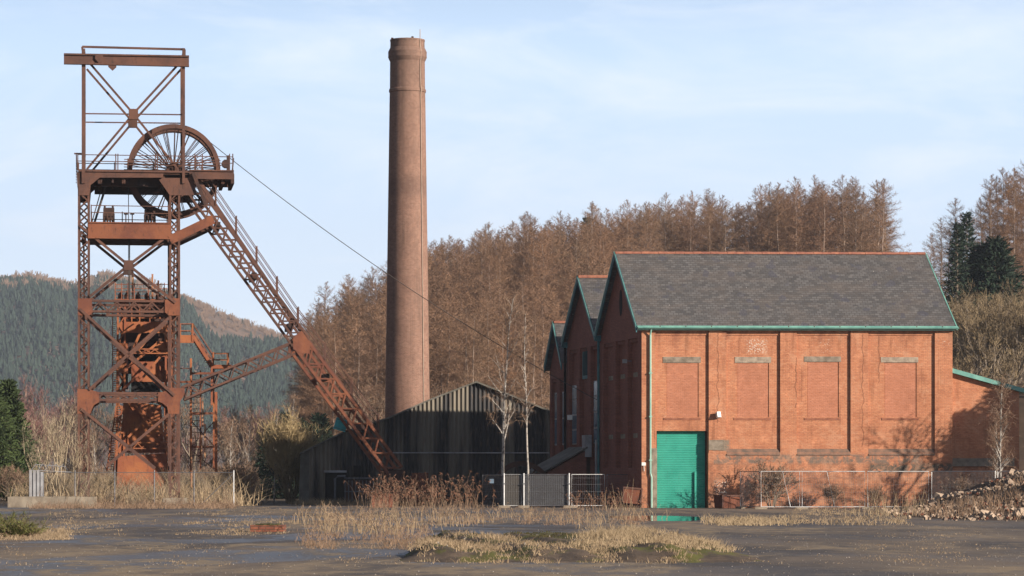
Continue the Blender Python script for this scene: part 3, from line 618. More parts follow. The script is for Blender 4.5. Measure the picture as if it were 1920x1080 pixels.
with part('deck_plates', RD) as m:
    a, b = h(147, 322), h(438, 322); w0, w1 = h(240, 322).x, h(412, 322).x
    z = a.z-.12; m.box(a.x-.1, w0, -.3, D+.2, z, z+.06); m.box(w0, w1, -.3, .9, z, z+.06); m.box(w0, w1, 3.9, D+.2, z, z+.06); m.box(w1, b.x, -.3, D+.2, z, z+.06)
    for k in range(14): uu = a.x+(w0-a.x)*k/13; m.box(uu-.05, uu+.05, -.1, D, z-.5, z-.01) if k % 3 == 0 else None
for x in (148, 187, 232, 306, 362, 418, 436):
    with part('cross_girder', RD) as m: p = h(x, 334); m.box(p.x-.1, p.x+.1, -.08, D+.1, h(x, 345).z+.02, h(x, 324).z-.05)
# upper crane frame
for v in (0, D):
    for x0, y0, w in ((156.5, 93, .2), (344, 92, .16)):
        with part('upper_post') as m: p = h(x0, y0, 0); q = h(x0, 345, 0); m.beam((p.x, v-.3, q.z), (p.x, v-.3, p.z), w, .25)
    n = h(250, 215)
    for (x1, y1), (x2, y2) in (((162, 112), (250, 214)), ((250, 214), (345, 332)), ((343, 112), (250, 214)), ((250, 214), (163, 318))):
        with part('diagonal_brace') as m: a, b = h(x1, y1), h(x2, y2); m.beam((a.x, v-.2, a.z), (b.x, v-.2, b.z), .12, .12)
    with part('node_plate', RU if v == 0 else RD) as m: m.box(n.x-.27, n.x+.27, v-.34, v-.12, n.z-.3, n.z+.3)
    with part('tie_bar') as m: a, b = h(160, 214), h(343, 216); m.beam((a.x, v-.25, a.z), (b.x, v-.25, b.z), .07, .07)
    if v == 0:
      with part('crane_beam') as m:
        a, b = h(120, 104), h(354, 108); c, d = h(120, 121), h(354, 126); m.beam(((a.x), v-.5, (a.z+c.z)/2), (b.x, v-.5, (b.z+d.z)/2), .44, .10)
        m.beam((a.x, v-.5, a.z), (b.x, v-.5, b.z), .09, .32); m.beam((c.x, v-.5, c.z), (d.x, v-.5, d.z), .09, .32)
with part('top_rail') as m: a, b = h(154, 89), h(346, 94); m.beam((a.x, -.3, a.z), (b.x, -.3, b.z), .12, .12); m.beam((a.x, -.3, a.z), (a.x+.1, -.3, h(154, 112).z), .12, .1); m.beam((b.x, -.3, b.z), (b.x, -.3, h(154, 112).z), .12, .1)
for x in (158, 344):
    with part('cross_girder') as m: p = h(x, 100); m.beam((p.x, -.3, p.z), (p.x, D-.3, p.z), .14, .14, up=(0, 0, 1))
with part('hanging_plate') as m: p = h(211, 128); m.poly([(p.x-.25, p.z+.12), (p.x+.22, p.z+.12), (p.x+.22, p.z-.02), (p.x, p.z-.22), (p.x-.25, p.z)], -.6, -.55)
with part('hanging_plate') as m: p = h(186, 113); m.poly([(p.x-.22, p.z+.25), (p.x+.22, p.z+.25), (p.x+.24, p.z-.05), (p.x-.02, p.z-.24), (p.x-.24, p.z)], -.68, -.66)
# handrails of the deck
def rail(x0, x1, yb, v, xs, hgt=(29, 17), nm='handrail', r=.022):
    with part(nm) as m:
        for d_ in hgt: a, b = h(x0, yb-d_), h(x1, yb-d_+ (x1-x0)*.015); m.beam((a.x, v, a.z), (b.x, v, b.z), .045, .045)
        for x in xs: a, b = h(x, yb), h(x, yb-hgt[0]-1.5); m.beam((a.x, v, a.z), (a.x, v, b.z), .06, .06)
rail(146, 437, 320, -.35, (146, 217, 221, 291, 295, 365, 379, 430, 436)); rail(146, 437, 320, D+.25, (146, 215, 290, 360, 436))
rail(233, 415, 319, 1.1, (240, 412), (24, 20, 14)); rail(233, 415, 319, 3.7, (240, 412), (24, 18, 13))
with part('end_ladder') as m:
    for y in range(292, 345, 5): a = h(143, y); m.beam((a.x, -.3, a.z), (a.x, .3, a.z), .04, .04, up=(0, 0, 1))
    for v in (-.3, .3): m.beam((h(143, 290).x, v, h(143, 290).z), (h(146, 350).x, v, h(146, 350).z), .06, .06)
    m.beam(h(139, 288), h(153, 288), .06, .3)
with part('rope_guide', RD) as m:
    a = h(430, 322); m.beam((a.x, 1.5, a.z), (a.x, 1.5, a.z+1.1), .2, .2); m.beam((a.x+.22, 1.5, a.z), (a.x+.3, 1.5, a.z+.95), .08, .08); m.tube([(a.x-.15, 1.3, a.z+.6), (a.x-.15, 1.7, a.z+.6)], .25, 10)
# winding wheels
for v, cy in ((1.7, 320.0), (3.3, 320.0)):
    c = h(326, 320, 1.7); cz_ = c.z; R_ = 2.71
    wc = bpy.data.objects.new('winding_wheel', None); COL.objects.link(wc); wc.parent = HR; wc.location = (c.x, v, cz_)
    with part('rim', RU, wc) as m:
        m.ring((0, 0, 0), R_-.30, R_-.05, -.16, .16, 72); m.ring((0, 0, 0), R_-.25, R_, -.22, -.161, 72); m.ring((0, 0, 0), R_-.25, R_, .161, .22, 72)
    with part('hub', RD, wc) as m: m.tube([(0, -.5, 0), (0, .5, 0)], .34, 16); m.tube([(0, -.38, 0), (0, -.30, 0)], .46, 16); m.tube([(0, .30, 0), (0, .38, 0)], .46, 16); m.tube([(0, -1.0, 0), (0, 1.0, 0)], .14, 10)
    sp = MB(); sp.tube([(0, -.34, .38), (0, -.08, R_-.27)], .024, 5); s0 = None
    for k in range(44):
        a = 2*math.pi*k/44+.03
        if s0 is None: s0 = sp.build('spoke', RD, wc); s = s0
        else: s = s0.copy(); COL.objects.link(s)
        s.rotation_euler = (0, a, math.pi if k % 2 else 0)
    with part('bearing_block', RD) as m:
        for e in (-.75, .75): m.box(c.x-.45, c.x+.45, v+e-.12, v+e+.12, h(326, 322).z-.1, cz_+.1)
# mid deck beam and gear
for v in (-.42, D+.05):
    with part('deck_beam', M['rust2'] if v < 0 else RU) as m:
        a, b = h(165, 419), h(320, 448); m.box(a.x, b.x, v, v+.12, b.z, a.z); m.box(a.x, b.x, v-.08, v+.3, a.z, a.z+.06); m.box(a.x, b.x, v-.08, v+.3, b.z-.05, b.z)
with part('deck_plates', RD) as m: a, b = h(165, 421), h(320, 448); m.box(a.x+.05, b.x-.05, -.25, D, a.z-.5, a.z-.42)
rail(170, 318, 419, -.3, (171, 316), (33, 20))
rail(170, 318, 419, D+.1, (171, 230, 316), (33, 20))
def gear(x, y, n, hh):
    with part('rope_cappings', RD) as m:
        for k in range(n):
            p = h(x+(k-(n-1)/2)*5, y, 1.4); m.tube([(p.x, 1.4, p.z), (p.x, 1.4, p.z+hh*(.8+.2*math.cos(k*2.1)))], .07, 6); m.box(p.x-.09, p.x+.09, 1.3, 1.5, p.z+hh*.55, p.z+hh*.85)
        for k in range(n): p = h(x+(k-(n-1)/2)*6.5, y, .4); m.tube([(p.x, .4, p.z), (p.x, .4, p.z+hh*.5)], .045, 5)
        p = h(x, y); m.box(p.x-.33*n/4, p.x+.33*n/4, .8, 1.2, p.z+.2, p.z+hh*.62)
gear(204, 417, 4, 1.0); gear(281, 417, 4, .85)
with part('pulley_pair', RD) as m:
    for x in (236, 248): p = h(x, 418, .6); m.tube([(p.x, .6, p.z), (p.x, .6, p.z+.5)], .035, 5); m.tube([(p.x-.12, .6, p.z+.52), (p.x+.12, .6, p.z+.52)], .05, 6)
with part('guide_rope', M['cable']) as m:
    a, b = h(241, 340, 1.5), h(241, 560, 1.5); m.tube([a, b], .022, 4); m.tube([h(243, 418, 1.5), h(243, 575, 1.5)], .03, 4); m.tube([h(199, 348, 2), h(177, 418, 2)], .07, 5); m.tube([h(192, 348, 2.6), h(172, 418, 2.6)], .03, 4)
# strut from the column to the raking leg
for v in (-.32, D+.3):
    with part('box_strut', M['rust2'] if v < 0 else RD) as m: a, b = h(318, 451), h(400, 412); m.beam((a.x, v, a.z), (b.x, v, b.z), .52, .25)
# bracing bays between the columns
def xb(x1, y1, x2, y2, w=.17):
    for v in (0, D):
        with part('diagonal_brace', RU) as m: a, b = h(x1, y1), h(x2, y2); m.beam((a.x, v-.34, a.z), (b.x, v-.34, b.z), w, .10)
for a_ in ((150, 424, 241, 498), (241, 498, 329, 568), (322, 437, 241, 498), (241, 498, 168, 557), (150, 580, 327, 742), (316, 597, 167, 731), (152, 767, 291, 878), (316, 777, 200, 874)): xb(*a_, w=.155)
for v in (0, D):
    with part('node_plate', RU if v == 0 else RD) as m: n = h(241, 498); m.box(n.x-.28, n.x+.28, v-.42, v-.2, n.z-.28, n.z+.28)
for (ya, yb_, x0, x1, nb) in ((562, 586, 170, 317, 9), (735, 752, 178, 318, 9)):
    for v in (0, D):
        with part('lattice_beam') as m: a, b = h(x0, (ya+yb_)/2), h(x1, (ya+yb_)/2); lattice(m, (a.x, v, a.z), (b.x, v, a.z), h(200, ya).z-h(200, yb_).z, .5, nb, .13, .07)
for v in (0, D+.6):
    plate([(146, 560), (172, 560), (174, 586), (168, 592), (146, 592)], v, mat=M['rust2']); plate([(309, 563), (318, 560), (337, 560), (337, 592), (316, 592), (309, 586)], v, mat=M['rust2'])
    plate([(145, 730), (168, 730), (186, 736), (186, 754), (176, 760), (169, 776), (145, 776)], v, mat=M['rust2'])
    plate([(318, 728), (346, 728), (346, 740), (338, 752), (335, 776), (316, 776), (313, 763), (304, 756), (296, 753), (296, 736), (306, 735)], v, mat=M['rust2'])
for u_ in (lu, ruu):                       # side ties between the front and rear frame
    for y in (445, 575, 745):
        with part('side_tie') as m: z = h(157, y).z; m.beam((u_, .3, z), (u_, D-.3, z), .25, .3, up=(0, 0, 1))
    for y1, y2 in ((445, 575), (575, 745), (745, 885)):
        with part('diagonal_brace') as m: m.beam((u_, .2, h(157, y1).z), (u_, D-.2, h(157, y2).z), .14, .1, up=(1, 0, 0))
# raking leg with knee
for v in (0, D):
    with part('raking_leg') as m:
        a, b = h(363, 357), h(569, 640); lattice(m, (a.x, v, a.z), (b.x, v, b.z), .84, .6, 26, .12, .065)
    with part('raking_leg', M['rust2']) as m:
        a, b = h(566, 648), h(742, 884); lattice(m, (a.x, v, a.z), (b.x, v, b.z), 1.0, .6, 17, .16, .085)
    with part('lattice_strut') as m:
        a, b = h(344, 737), h(556, 650); lattice(m, (a.x, v, a.z), (b.x, v, b.z), .8, .42, 15, .115, .06)
    plate([(549, 634), (565, 620), (583, 647), (578, 663), (563, 663), (549, 655)], v+(0 if v == 0 else .6), mat=M['rust2'])
    with part('raker_footing', RD) as m: p = h(742, 884); m.box(p.x-.45, p.x+.5, v-.4, v+.4, 0, p.z+.1)
for t_ in (.12, .3, .48, .66, .84):
    with part('raker_tie', RD) as m: a, b = h(363, 357), h(742, 884); q = a.lerp(b, t_); m.beam((q.x, .3, q.z), (q.x, D-.3, q.z), .3, .35, up=(0, 0, 1))
# walkway and stair down the raking leg
wk0, wk1, wk2 = h(367, 326, -.6), h(556, 604, -.6), h(712, 812, -.6)
with part('walkway') as m:
    for v in (.2, 1.1): m.beam((wk0.x, v, wk0.z), (wk1.x, v, wk1.z), .2, .06); m.beam((wk1.x, v, wk1.z), (wk2.x, v, wk2.z), .16, .06)
    for k in range(70): q = wk0.lerp(wk1, k/70) if k < 35 else wk1.lerp(wk2, (k-35)/35); q = wk0.lerp(wk1, k/35) if k < 35 else q; m.box(q.x-.1, q.x+.1, .2, 1.1, q.z-.02, q.z+.02)
for v in (.15, 1.15):
    with part('handrail') as m:
        for hh in (1.0, .55):
            m.beam((wk0.x, v, wk0.z+hh), (wk1.x, v, wk1.z+hh), .042, .042); m.beam((wk1.x, v, wk1.z+hh), (wk2.x, v, wk2.z+hh), .042, .042)
        for k in range(9):
            tt = k/8; q = wk0.lerp(wk1, tt*8/4.9) if tt*8 < 4.9 else wk1.lerp(wk2, (tt*8-4.9)/3.1); m.beam((q.x, v, q.z), (q.x, v, q.z+1.15), .075, .06)
with part('wire_sheave', RD) as m: p = h(415, 330); m.beam(h(362, 324, -.5), h(386, 384, -.5), .2, .1)
# winding rope to the engine house
rp = MB(); a = FH.p(388, 262, 1.7); wa = Vector((FH.o[0]+a.x*FH.U[0]-a.y*FH.U[1], FH.o[1]+a.x*FH.U[1]+a.y*FH.U[0], a.z)); wb = Vector((EX-1.9, EY+10.8, 6.1)); pts = []
for k in range(25):
    s = k/24; p = wa.lerp(wb, s); p.z -= 1.5*4*s*(1-s)*.55; pts.append(p)
rp.tube(pts, .021, 4); tag(rp.build('winding_rope', M['cable']), 'long steel winding rope sagging from the wheels down past the chimney', 'cable')
# turquoise transformer behind the raking leg
tq = thing('electrical_cabinet', 'tilted turquoise cabinet with short prongs tucked under the raking leg', 'cabinet', (0, 0, 0)); tq.location = at(639, 796, 184.5); tq.rotation_euler = (0, R(17), R(6))
m = MB(); m.box(-.36, .36, -.3, .3, -.36, .34); m.build('body', M['turq'], tq)
for k in range(4): m = MB(); m.tube([(-.30+.2*k, -.1, .34), (-.32+.2*k, -.1, .58)], .035, 6); m.build('insulator', M['galvdark'], tq)
m = MB(); m.box(-.38, .38, -.32, -.301, -.30, -.25); m.box(-.38, .38, -.32, -.301, .22, .27); m.build('band', M['tealdark'], tq)
m = MB(); m.beam((.2, 0, -.3), (1.5, 0, -.1), .1, .1); m.beam((.2, 0, .1), (1.5, 0, .3), .1, .1); m.build('support', RD, tq)

# ---------------------------------------------------------------- inner shaft tower behind the bracing
FI = Fr((215-CX)/F*187, 187.0, 7.5)
HI = thing('shaft_casing', 'bright rusty plated shaft casing tower inside the headframe legs', 'tower', (FI.o[0], FI.o[1], 0), FI.a)
def ip(x, y, v=0.0): return FI.p(x, y, v)
R2 = M['casing']
def ibox(name, x0, x1, y0, y1, v0, v1, mat=None, **k):
    a, b = ip(x0, y1), ip(x1, y0)
    with part(name, mat or R2, HI, **k) as m: m.box(a.x, b.x, v0, v1, a.z, b.z)
def ibar(m, x1, y1, x2, y2, v, w=.12, d=.1): a, b = ip(x1, y1), ip(x2, y2); m.beam((a.x, v, a.z), (b.x, v, b.z), w, d)
def ipl(name, pts, v0, v1, mat=None):
    q = [ip(x, y) for x, y in pts]
    with part(name, mat or R2, HI) as m: m.poly([(p.x, p.z) for p in q], v0, v1)
DI = 3.5
for v in (0, DI):
    for x in (228, 317):
        with part('column', R2, HI) as m: a, b = ip(x, 566), ip(x-3 if x < 300 else x+2, 884); lattice(m, (b.x, v, 0), (a.x, v, a.z), .55, .4, 26, .12, .07)
ibox('top_deck', 214, 320, 562, 567, -.5, DI+.5); ibox('crosshead_plate', 224, 314, 604, 624, -.12, -.04); ibox('dark_casing', 226, 312, 568, 600, 1.2, DI-.5, RD)
ibox('back_plate', 226, 318, 620, 700, 1.0, 1.1, M['rustdark']); ibox('side_plate', 293, 316, 641, 669, -.2, -.1); ibox('side_plate', 224, 240, 644, 700, -.2, -.1)
ibox('inner_plate', 246, 318, 676, 716, .3, .4); ibox('opening_shade', 242, 298, 668, 676, .2, .25, M['black']); ibox('opening_shade', 246, 300, 716, 735, -.02, .05, M['black'])  # black plates paint in the shade inside the openings
ibox('opening_shade', 228, 240, 683, 730, .25, .3, M['black'])
ipl('lower_plate', [(232, 764), (236, 752), (302, 760), (308, 840), (312, 849), (222, 849)], -.1, 0.0)
ipl('base_plate', [(221, 856), (311, 850), (318, 930), (218, 930)], -.35, -.2)
for y in (786, 810): ibox('stiffener', 226, 308, y, y+3, -.22, -.102)
for x in (239, 262): ibox('stiffener', x, x+2, 758, 848, -.20, -.102)
for y0, y1 in ((654, 664), (829, 842)):
    with part('lattice_beam', R2, HI) as m: a, b = ip(250, (y0+y1)/2), ip(314, (y0+y1)/2); lattice(m, (a.x, -.5, a.z), (b.x, -.5, a.z), ip(250, y0).z-ip(250, y1).z, .2, 8, .07, .05)
with part('bracing', R2, HI) as m:
    for q in ((228, 628, 262, 604), (250, 654, 272, 604), (262, 654, 290, 620), (300, 670, 262, 715), (226, 700, 300, 640), (250, 676, 318, 745), (262, 765, 320, 830), (300, 760, 240, 820), (240, 740, 280, 800), (226, 735, 262, 700)): ibar(m, *q, -.45, .14)
    for x in (247, 262, 281, 300): ibar(m, x, 568, x, 604, -.1, .07); 
    for y in (575, 584, 596): ibar(m, 225, y, 315, y, .1, .05)
with part('bracing', RD, HI) as m:
    for x in range(226, 316, 9): ibar(m, x, 590, x+9, 570, .8, .08); ibar(m, x+9, 590, x, 570, .9, .06)
with part('handrail', R2, HI) as m:
    for y in (548, 534): ibar(m, 216, y, 318, y, -.4, .035)
    for x in (216, 228, 240, 252, 278, 296, 308, 318): ibar(m, x, 563, x, 531, -.4, .05)
    for v in (0,): 
        for y in (548, 534): ibar(m, 216, y, 318, y, DI+.3, .03)
for k, (x, y) in enumerate(((226, 548), (238, 546), (259, 550), (276, 551), (297, 542))):
    with part('valve', RD, HI) as m: a = ip(x, 563); b = ip(x, y); m.lathe([(.0, a.z), (.17, a.z), (.15, a.z+.35), (.05, a.z+.5), (.02, b.z+.1), (0, b.z+.1)], 8, (a.x, .6))
for x, y0, mt in ((249, 504, 'palerust'), (286, 513, 'palerust'), (297, 525, 'rust')):
    with part('standpipe', M[mt], HI) as m: ibar(m, x, 565, x, y0, .4, .11)
with part('access_ladder', R2, HI) as m:
    for v in (-.9,):
        ibar(m, 218, 762, 200, 884, v, .09); ibar(m, 229, 762, 213, 884, v, .09)
        for k in range(28): t_ = k/28; ibar(m, 218-18*t_, 762+122*t_, 229-16*t_, 762+122*t_, v, .05)
        ibar(m, 211, 640, 211, 762, v, .05); ibar(m, 223, 640, 223, 762, v, .05)
        for k in range(30): ibar(m, 211, 640+4*k, 223, 640+4*k, v, .04)
        for k in range(15): ibar(m, 211, 580+4*k, 217, 580+4*k, v+1, .03)
        ibar(m, 211, 578, 211, 640, v+1, .05)

# ---------------------------------------------------------------- stair platform and scaffold tower on the right
FT = Fr((357-CX)/F*186, 186.0, 7.5)
HT = thing('access_tower', 'rusty scaffold tower with stair and small platforms beside the right headframe leg', 'scaffold', (FT.o[0], FT.o[1], 0), FT.a)
def tp_(x, y): return FT.p(x, y)
def tb(m, x1, y1, x2, y2, v, w=.08, d=None): a, b = tp_(x1, y1), tp_(x2, y2); m.beam((a.x, v, a.z), (b.x, v, b.z), w, d or w)
with part('upper_platform', R2, HT) as m: a, b = tp_(335, 643), tp_(363, 630); m.box(a.x, b.x, 0, 1.2, a.z+.2, b.z); m.box(a.x, b.x, -.06, 0, a.z, b.z+.05)
with part('lower_platform', R2, HT) as m: a, b = tp_(396, 691), tp_(434, 684); m.box(a.x, b.x, 0, 1.2, a.z, b.z)
with part('stair', R2, HT) as m:
    for v in (-.05, 1.1): tb(m, 362, 630, 399, 688, v, .2, .06)
    for k in range(14): t_ = k/14; a = tp_(362+37*t_, 634+58*t_); m.box(a.x-.12, a.x+.12, 0, 1.1, a.z, a.z+.04)
with part('handrail', R2, HT) as m:
    for v in (-.05, 1.15):
        for q in ((338, 607, 362, 607), (338, 620, 362, 620), (362, 607, 399, 664), (362, 620, 399, 676), (400, 662, 430, 662), (400, 674, 430, 674)): tb(m, *q, v, .04)
        for q in ((338, 607, 338, 630), (361, 606, 361, 640), (400, 660, 400, 686), (428, 662, 428, 686)): tb(m, *q, v, .09)
with part('tower_leg', R2, HT) as m: tb(m, 397, 690, 397, 760, 0, .12); tb(m, 405, 735, 405, 885, 0, .16)
with part('tower_leg', R2, HT) as m: tb(m, 358, 672, 358, 905, 0, .13)
with part('tower_leg', R2, HT) as m: tb(m, 377, 693, 377, 880, 1.2, .09)
with part('tower_leg', R2, HT) as m: tb(m, 402, 690, 402, 880, 1.2, .1)
for i, q in enumerate(((358, 775, 402, 775), (358, 838, 402, 838), (358, 700, 405, 700), (335, 716, 372, 716), (360, 790, 402, 836), (402, 790, 360, 836), (360, 845, 402, 880), (335, 690, 358, 690))):
    with part('brace', M['rust2'] if i < 4 else RU, HT) as m: tb(m, *q, 0 if i < 4 else .6, .13 if i < 4 else .06)
with part('rung_ladder', RU, HT) as m:
    tb(m, 360, 696, 360, 872, 1.0, .05); tb(m, 378, 696, 378, 872, 1.0, .05)
    for k in range(16): tb(m, 360, 700+11*k, 378, 700+11*k, 1.0, .04)
for q in ((380, 752, 380, 800), (384, 795, 384, 860), (378, 815, 378, 870), (359, 845, 359, 915), (384, 884, 384, 905)):
    with part('loose_pipe', M['palerust'], HT) as m: tb(m, *q, -.1, .09)
# ---------------------------------------------------------------- hills
def smooth(a, b, x):
    t_ = max(0, min(1, (x-a)/(b-a))); return t_*t_*(3-2*t_)
def interp(tab, x):
    if x <= tab[0][0]: return tab[0][1]
    for (a, b), (c, d) in zip(tab, tab[1:]):
        if x <= c: return b+(d-b)*(x-a)/(c-a)
    return tab[-1][1]
CREST = [(-46, 0), (-36, 3), (-27.5, 6), (-19, 12.5), (-10.4, 18.2), (6, 21.2), (24, 23.8), (45, 26.2), (56, 25.5), (90, 26)]
def hill_h(x, y):
    h1 = interp(CREST, x)*smooth(235, 430, y)
    h2 = smooth(25, 36, x-(y-230)*.03)*(smooth(186, 235, y)*9.5+9*smooth(280, 335, y))
    return max(h1, h2)-.3
def grid_hill(name, x0, x1, nx, y0, y1, ny, fn, mat):
    m = MB()
    for j in range(ny+1):
        for i in range(nx+1):
            x = x0+(x1-x0)*i/nx; y = y0+(y1-y0)*j/ny; m.v.append((x, y, fn(x, y)))
    for j in range(ny):
        for i in range(nx):
            a = j*(nx+1)+i; m.f.append((a, a+1, a+nx+2, a+nx+1))
    return tag(m.build(name, mat, smooth=True), kind='structure')
grid_hill('wooded_hillside', -60, 150, 70, 190, 560, 60, hill_h, M['soil'])
# unseen slope added beyond the left edge to block low sky light from the gables
grid_hill('unseen_sky_blocker', -420, -48, 40, -150, 420, 40, lambda x, y: 95*smooth(-50-max(0, y-150)*.12, -330, x)-.4+1.5*math.sin(x*.1+y*.13), M['soil'])
FAR = [(-60, 552), (0, 544), (50, 538), (75, 541), (140, 552), (165, 540), (200, 530), (250, 538), (330, 558), (380, 580), (440, 612), (520, 640), (600, 664), (700, 690), (900, 720)]
def far_top(px_): return CH+(HY-interp(FAR, px_))/F*2400
def far_h(x, y):
    px_ = CX+x/max(y, 1)*F; zt_ = far_top(px_); base = smooth(1500, 2400, y)*zt_
    n = 3*math.sin(x*.03+y*.011)+2*math.sin(x*.071-y*.02)
    return base+n*smooth(1500, 1700, y)*(1-smooth(2300, 2400, y))-1
# the ridge line follows the bearing of each point from the valley; past the ridge it levels out
grid_hill('far_hill', -620, 0, 90, 1450, 2700, 60, lambda x, y: far_h(x, min(y, 2400)) if y <= 2400 else far_h(x*2400/y, 2400)-(y-2400)*.05, M['heath'])
fr = random.Random(3); m = MB(); n_ = 0
while n_ < 9000:
    x = fr.uniform(-520, -120); y = fr.uniform(1750, 2420); px_ = CX+x/y*F
    if px_ < -60 or px_ > 640: continue
    top_free = 190*smooth(280, 420, px_)+50*smooth(90, 20, px_)+20
    if y > 2400-top_free*(1+.25*math.sin(x*.05)) and fr.random() > (.35 if px_ < 330 else .02): continue
    n_ += 1; z = far_h(x, y); H_ = fr.uniform(3, 8.5) if y < 2300 else fr.uniform(3, 7); r = H_*fr.uniform(.22, .34); k0 = len(m.v); a0 = fr.random()*6
    for (hh, rr) in ((.12, 1.0), (.45, .75)):
        for k in range(5):
            a = a0+k*2*math.pi/5; q = rr*r*fr.uniform(.65, 1.2); m.v.append((x+q*math.cos(a), y+q*math.sin(a), z+hh*H_*fr.uniform(.8, 1.2)))
        m.v.append((x, y, z+(hh+.52)*H_))
    for b in (0, 6):
        for k in range(5): m.f.append((k0+b+k, k0+b+(k+1) % 5, k0+b+5))
tag(m.build('conifer_forest', M['farneedle'], fix=False), 'blue green conifer plantation covering the far hillside', 'forest', kind='stuff')
m = MB()
for k in range(900):                       # bare broadleaves on the far crest
    x = fr.uniform(-430, -130); y = fr.uniform(2200, 2400) if k % 2 else fr.uniform(2340, 2400); z = far_h(x, y); px_ = CX+x/y*F
    w = fr.uniform(2, 5); H_ = fr.uniform(3, 7) if px_ > 300 else fr.uniform(4, 11)
    for j in range(26):
        a = fr.uniform(0, 6.28); q = fr.uniform(.2, 1)*w; zz = z+fr.uniform(.2, 1)*H_; m.tri((x, y, z), (x+q*math.cos(a), y+q*math.sin(a), zz), (x+q*math.cos(a)+.5, y+q*math.sin(a), zz+.4))
tag(m.build('scrub_on_ridge', M['twig_brown'], fix=False), 'brown bare scrub along the top of the far hill', 'scrub', kind='stuff')

# ---------------------------------------------------------------- tree prototypes
def rv(r, s=1): return Vector((r.uniform(-1, 1), r.uniform(-1, 1), r.uniform(-1, 1)))*s
def rib(m, a, b, w, r):                    # a twig: one thin tapering face
    d = (b-a); s = d.cross(rv(r)); 
    if s.length < 1e-6: return
    s.normalize(); m.tri(tuple(a-s*w/2), tuple(a+s*w/2), tuple(b))
def larch(seed, H=18, W_=2.9, dens=1.0, low=.05, tw=.022, m=1.0):
    r = random.Random(seed); tr = MB(); cr = MB()
    pts = [Vector((.12*math.sin(i*1.3+seed), .12*math.cos(i*.9+seed), H*i/8)) for i in range(9)]; tr.tube(pts, .17, 6, .015)
    n = int(135*dens)
    for k in range(n):
        f = low+(1-low)*((k+.5)/n)**.85; z = H*f; L = W_*min((1-f)**.5, 3.3*(1-f))*r.uniform(.35, 1.15)*(.75+.25*min(1, f*3))+.12; a = r.uniform(0, 6.28)
        i = min(int(f*8), 7); p = pts[i].lerp(pts[i+1], f*8-i); el = .05+.75*f*f*f+r.uniform(-.15, .2)
        d = Vector((math.cos(a)*math.cos(el), math.sin(a)*math.cos(el), math.sin(el))); prev = p; segs = []
        for j in range(4):
            q = prev+d*(L/4); d = (d+Vector((0, 0, .10 if j else -.12))+rv(r, .10)).normalized(); segs.append((prev, q)); prev = q
        for a_, b_ in segs: rib(cr, a_, b_+(b_-a_)*.1, .045*(1-f)+.012, r)
        for j in range(int((14+L*22)*m)):
            s = segs[min(3, int(r.random()**.8*4))]; o = s[0].lerp(s[1], r.random()); td = (s[1]-s[0]).normalized()*.45+rv(r, .95)+Vector((0, 0, .12)); e = o+td*(r.uniform(.2, .8)*(.22+.78*min(1, L/2.2)))
            rib(cr, o, e, tw, r)
            if r.random() < .75: mm = o.lerp(e, .5); rib(cr, mm, mm+rv(r, .4*(.3+.7*min(1, L/2.2))), tw*.9, r)
    return tr, cr
def broad(seed, H=9, spread=.55, stems=1, depth=5, r0=.12, tw=.04, up=.35, nch=(2, 4), lenr=.72, lean=0.0, first=.28, tn=5):
    """bare broadleaf: forking limbs as tubes, finest shoots as thin faces"""
    r = random.Random(seed); tr = MB(); cr = MB()
    def grow(p, d, L, rad_, lv):
        pts = [p]; 
        for j in range(3): d = (d+rv(r, .16)+Vector((0, 0, up*.15))).normalized(); pts.append(pts[-1]+d*(L/3))
        if lv <= 1: 
            for a, b in zip(pts, pts[1:]): rib(tr, a, b+(b-a)*.15, max(rad_*2, tw*1.3), r); rib(tr, a, b+(b-a)*.15, max(rad_*2, tw*1.3), r)
        elif rad_ < .02: [rib(tr, a, b+(b-a)*.15, tw*1.5, r) for a, b in zip(pts, pts[1:])]
        else: tr.tube(pts, rad_, 5 if lv > 3 else 3, rad_*.62)
        if lv <= 1:
            for j in range(tn):
                o = pts[r.randint(1, 3)]; e = o+(d*.9+rv(r, .75)+Vector((0, 0, up*.5)))*(L*.62); rib(cr, o, e, tw, r)
                for q in range(3): mm = o.lerp(e, r.uniform(.3, .9)); rib(cr, mm, mm+(d*.5+rv(r, .8)+Vector((0, 0, up*.3)))*(L*.4), tw*.8, r)
            return
        for j in range(r.randint(*nch)):
            o = pts[1+(j % 3)] if j else pts[3]; nd = (d+rv(r, spread*1.5)*(1 if j else .45)+Vector((0, 0, up*.3))).normalized()
            grow(o, nd, L*lenr*r.uniform(.8, 1.15), rad_*.6, lv-1)
    for s in range(stems):
        a = 2*math.pi*s/stems+r.random(); q = (0 if stems == 1 else r.uniform(.15, .5)); d = Vector((math.cos(a)*q+lean, math.sin(a)*q, 1)).normalized()
        grow(Vector((math.cos(a)*.15*(stems > 1), math.sin(a)*.15*(stems > 1), 0)), d, H*first*r.uniform(.85, 1.15), r0, depth)
    return tr, cr
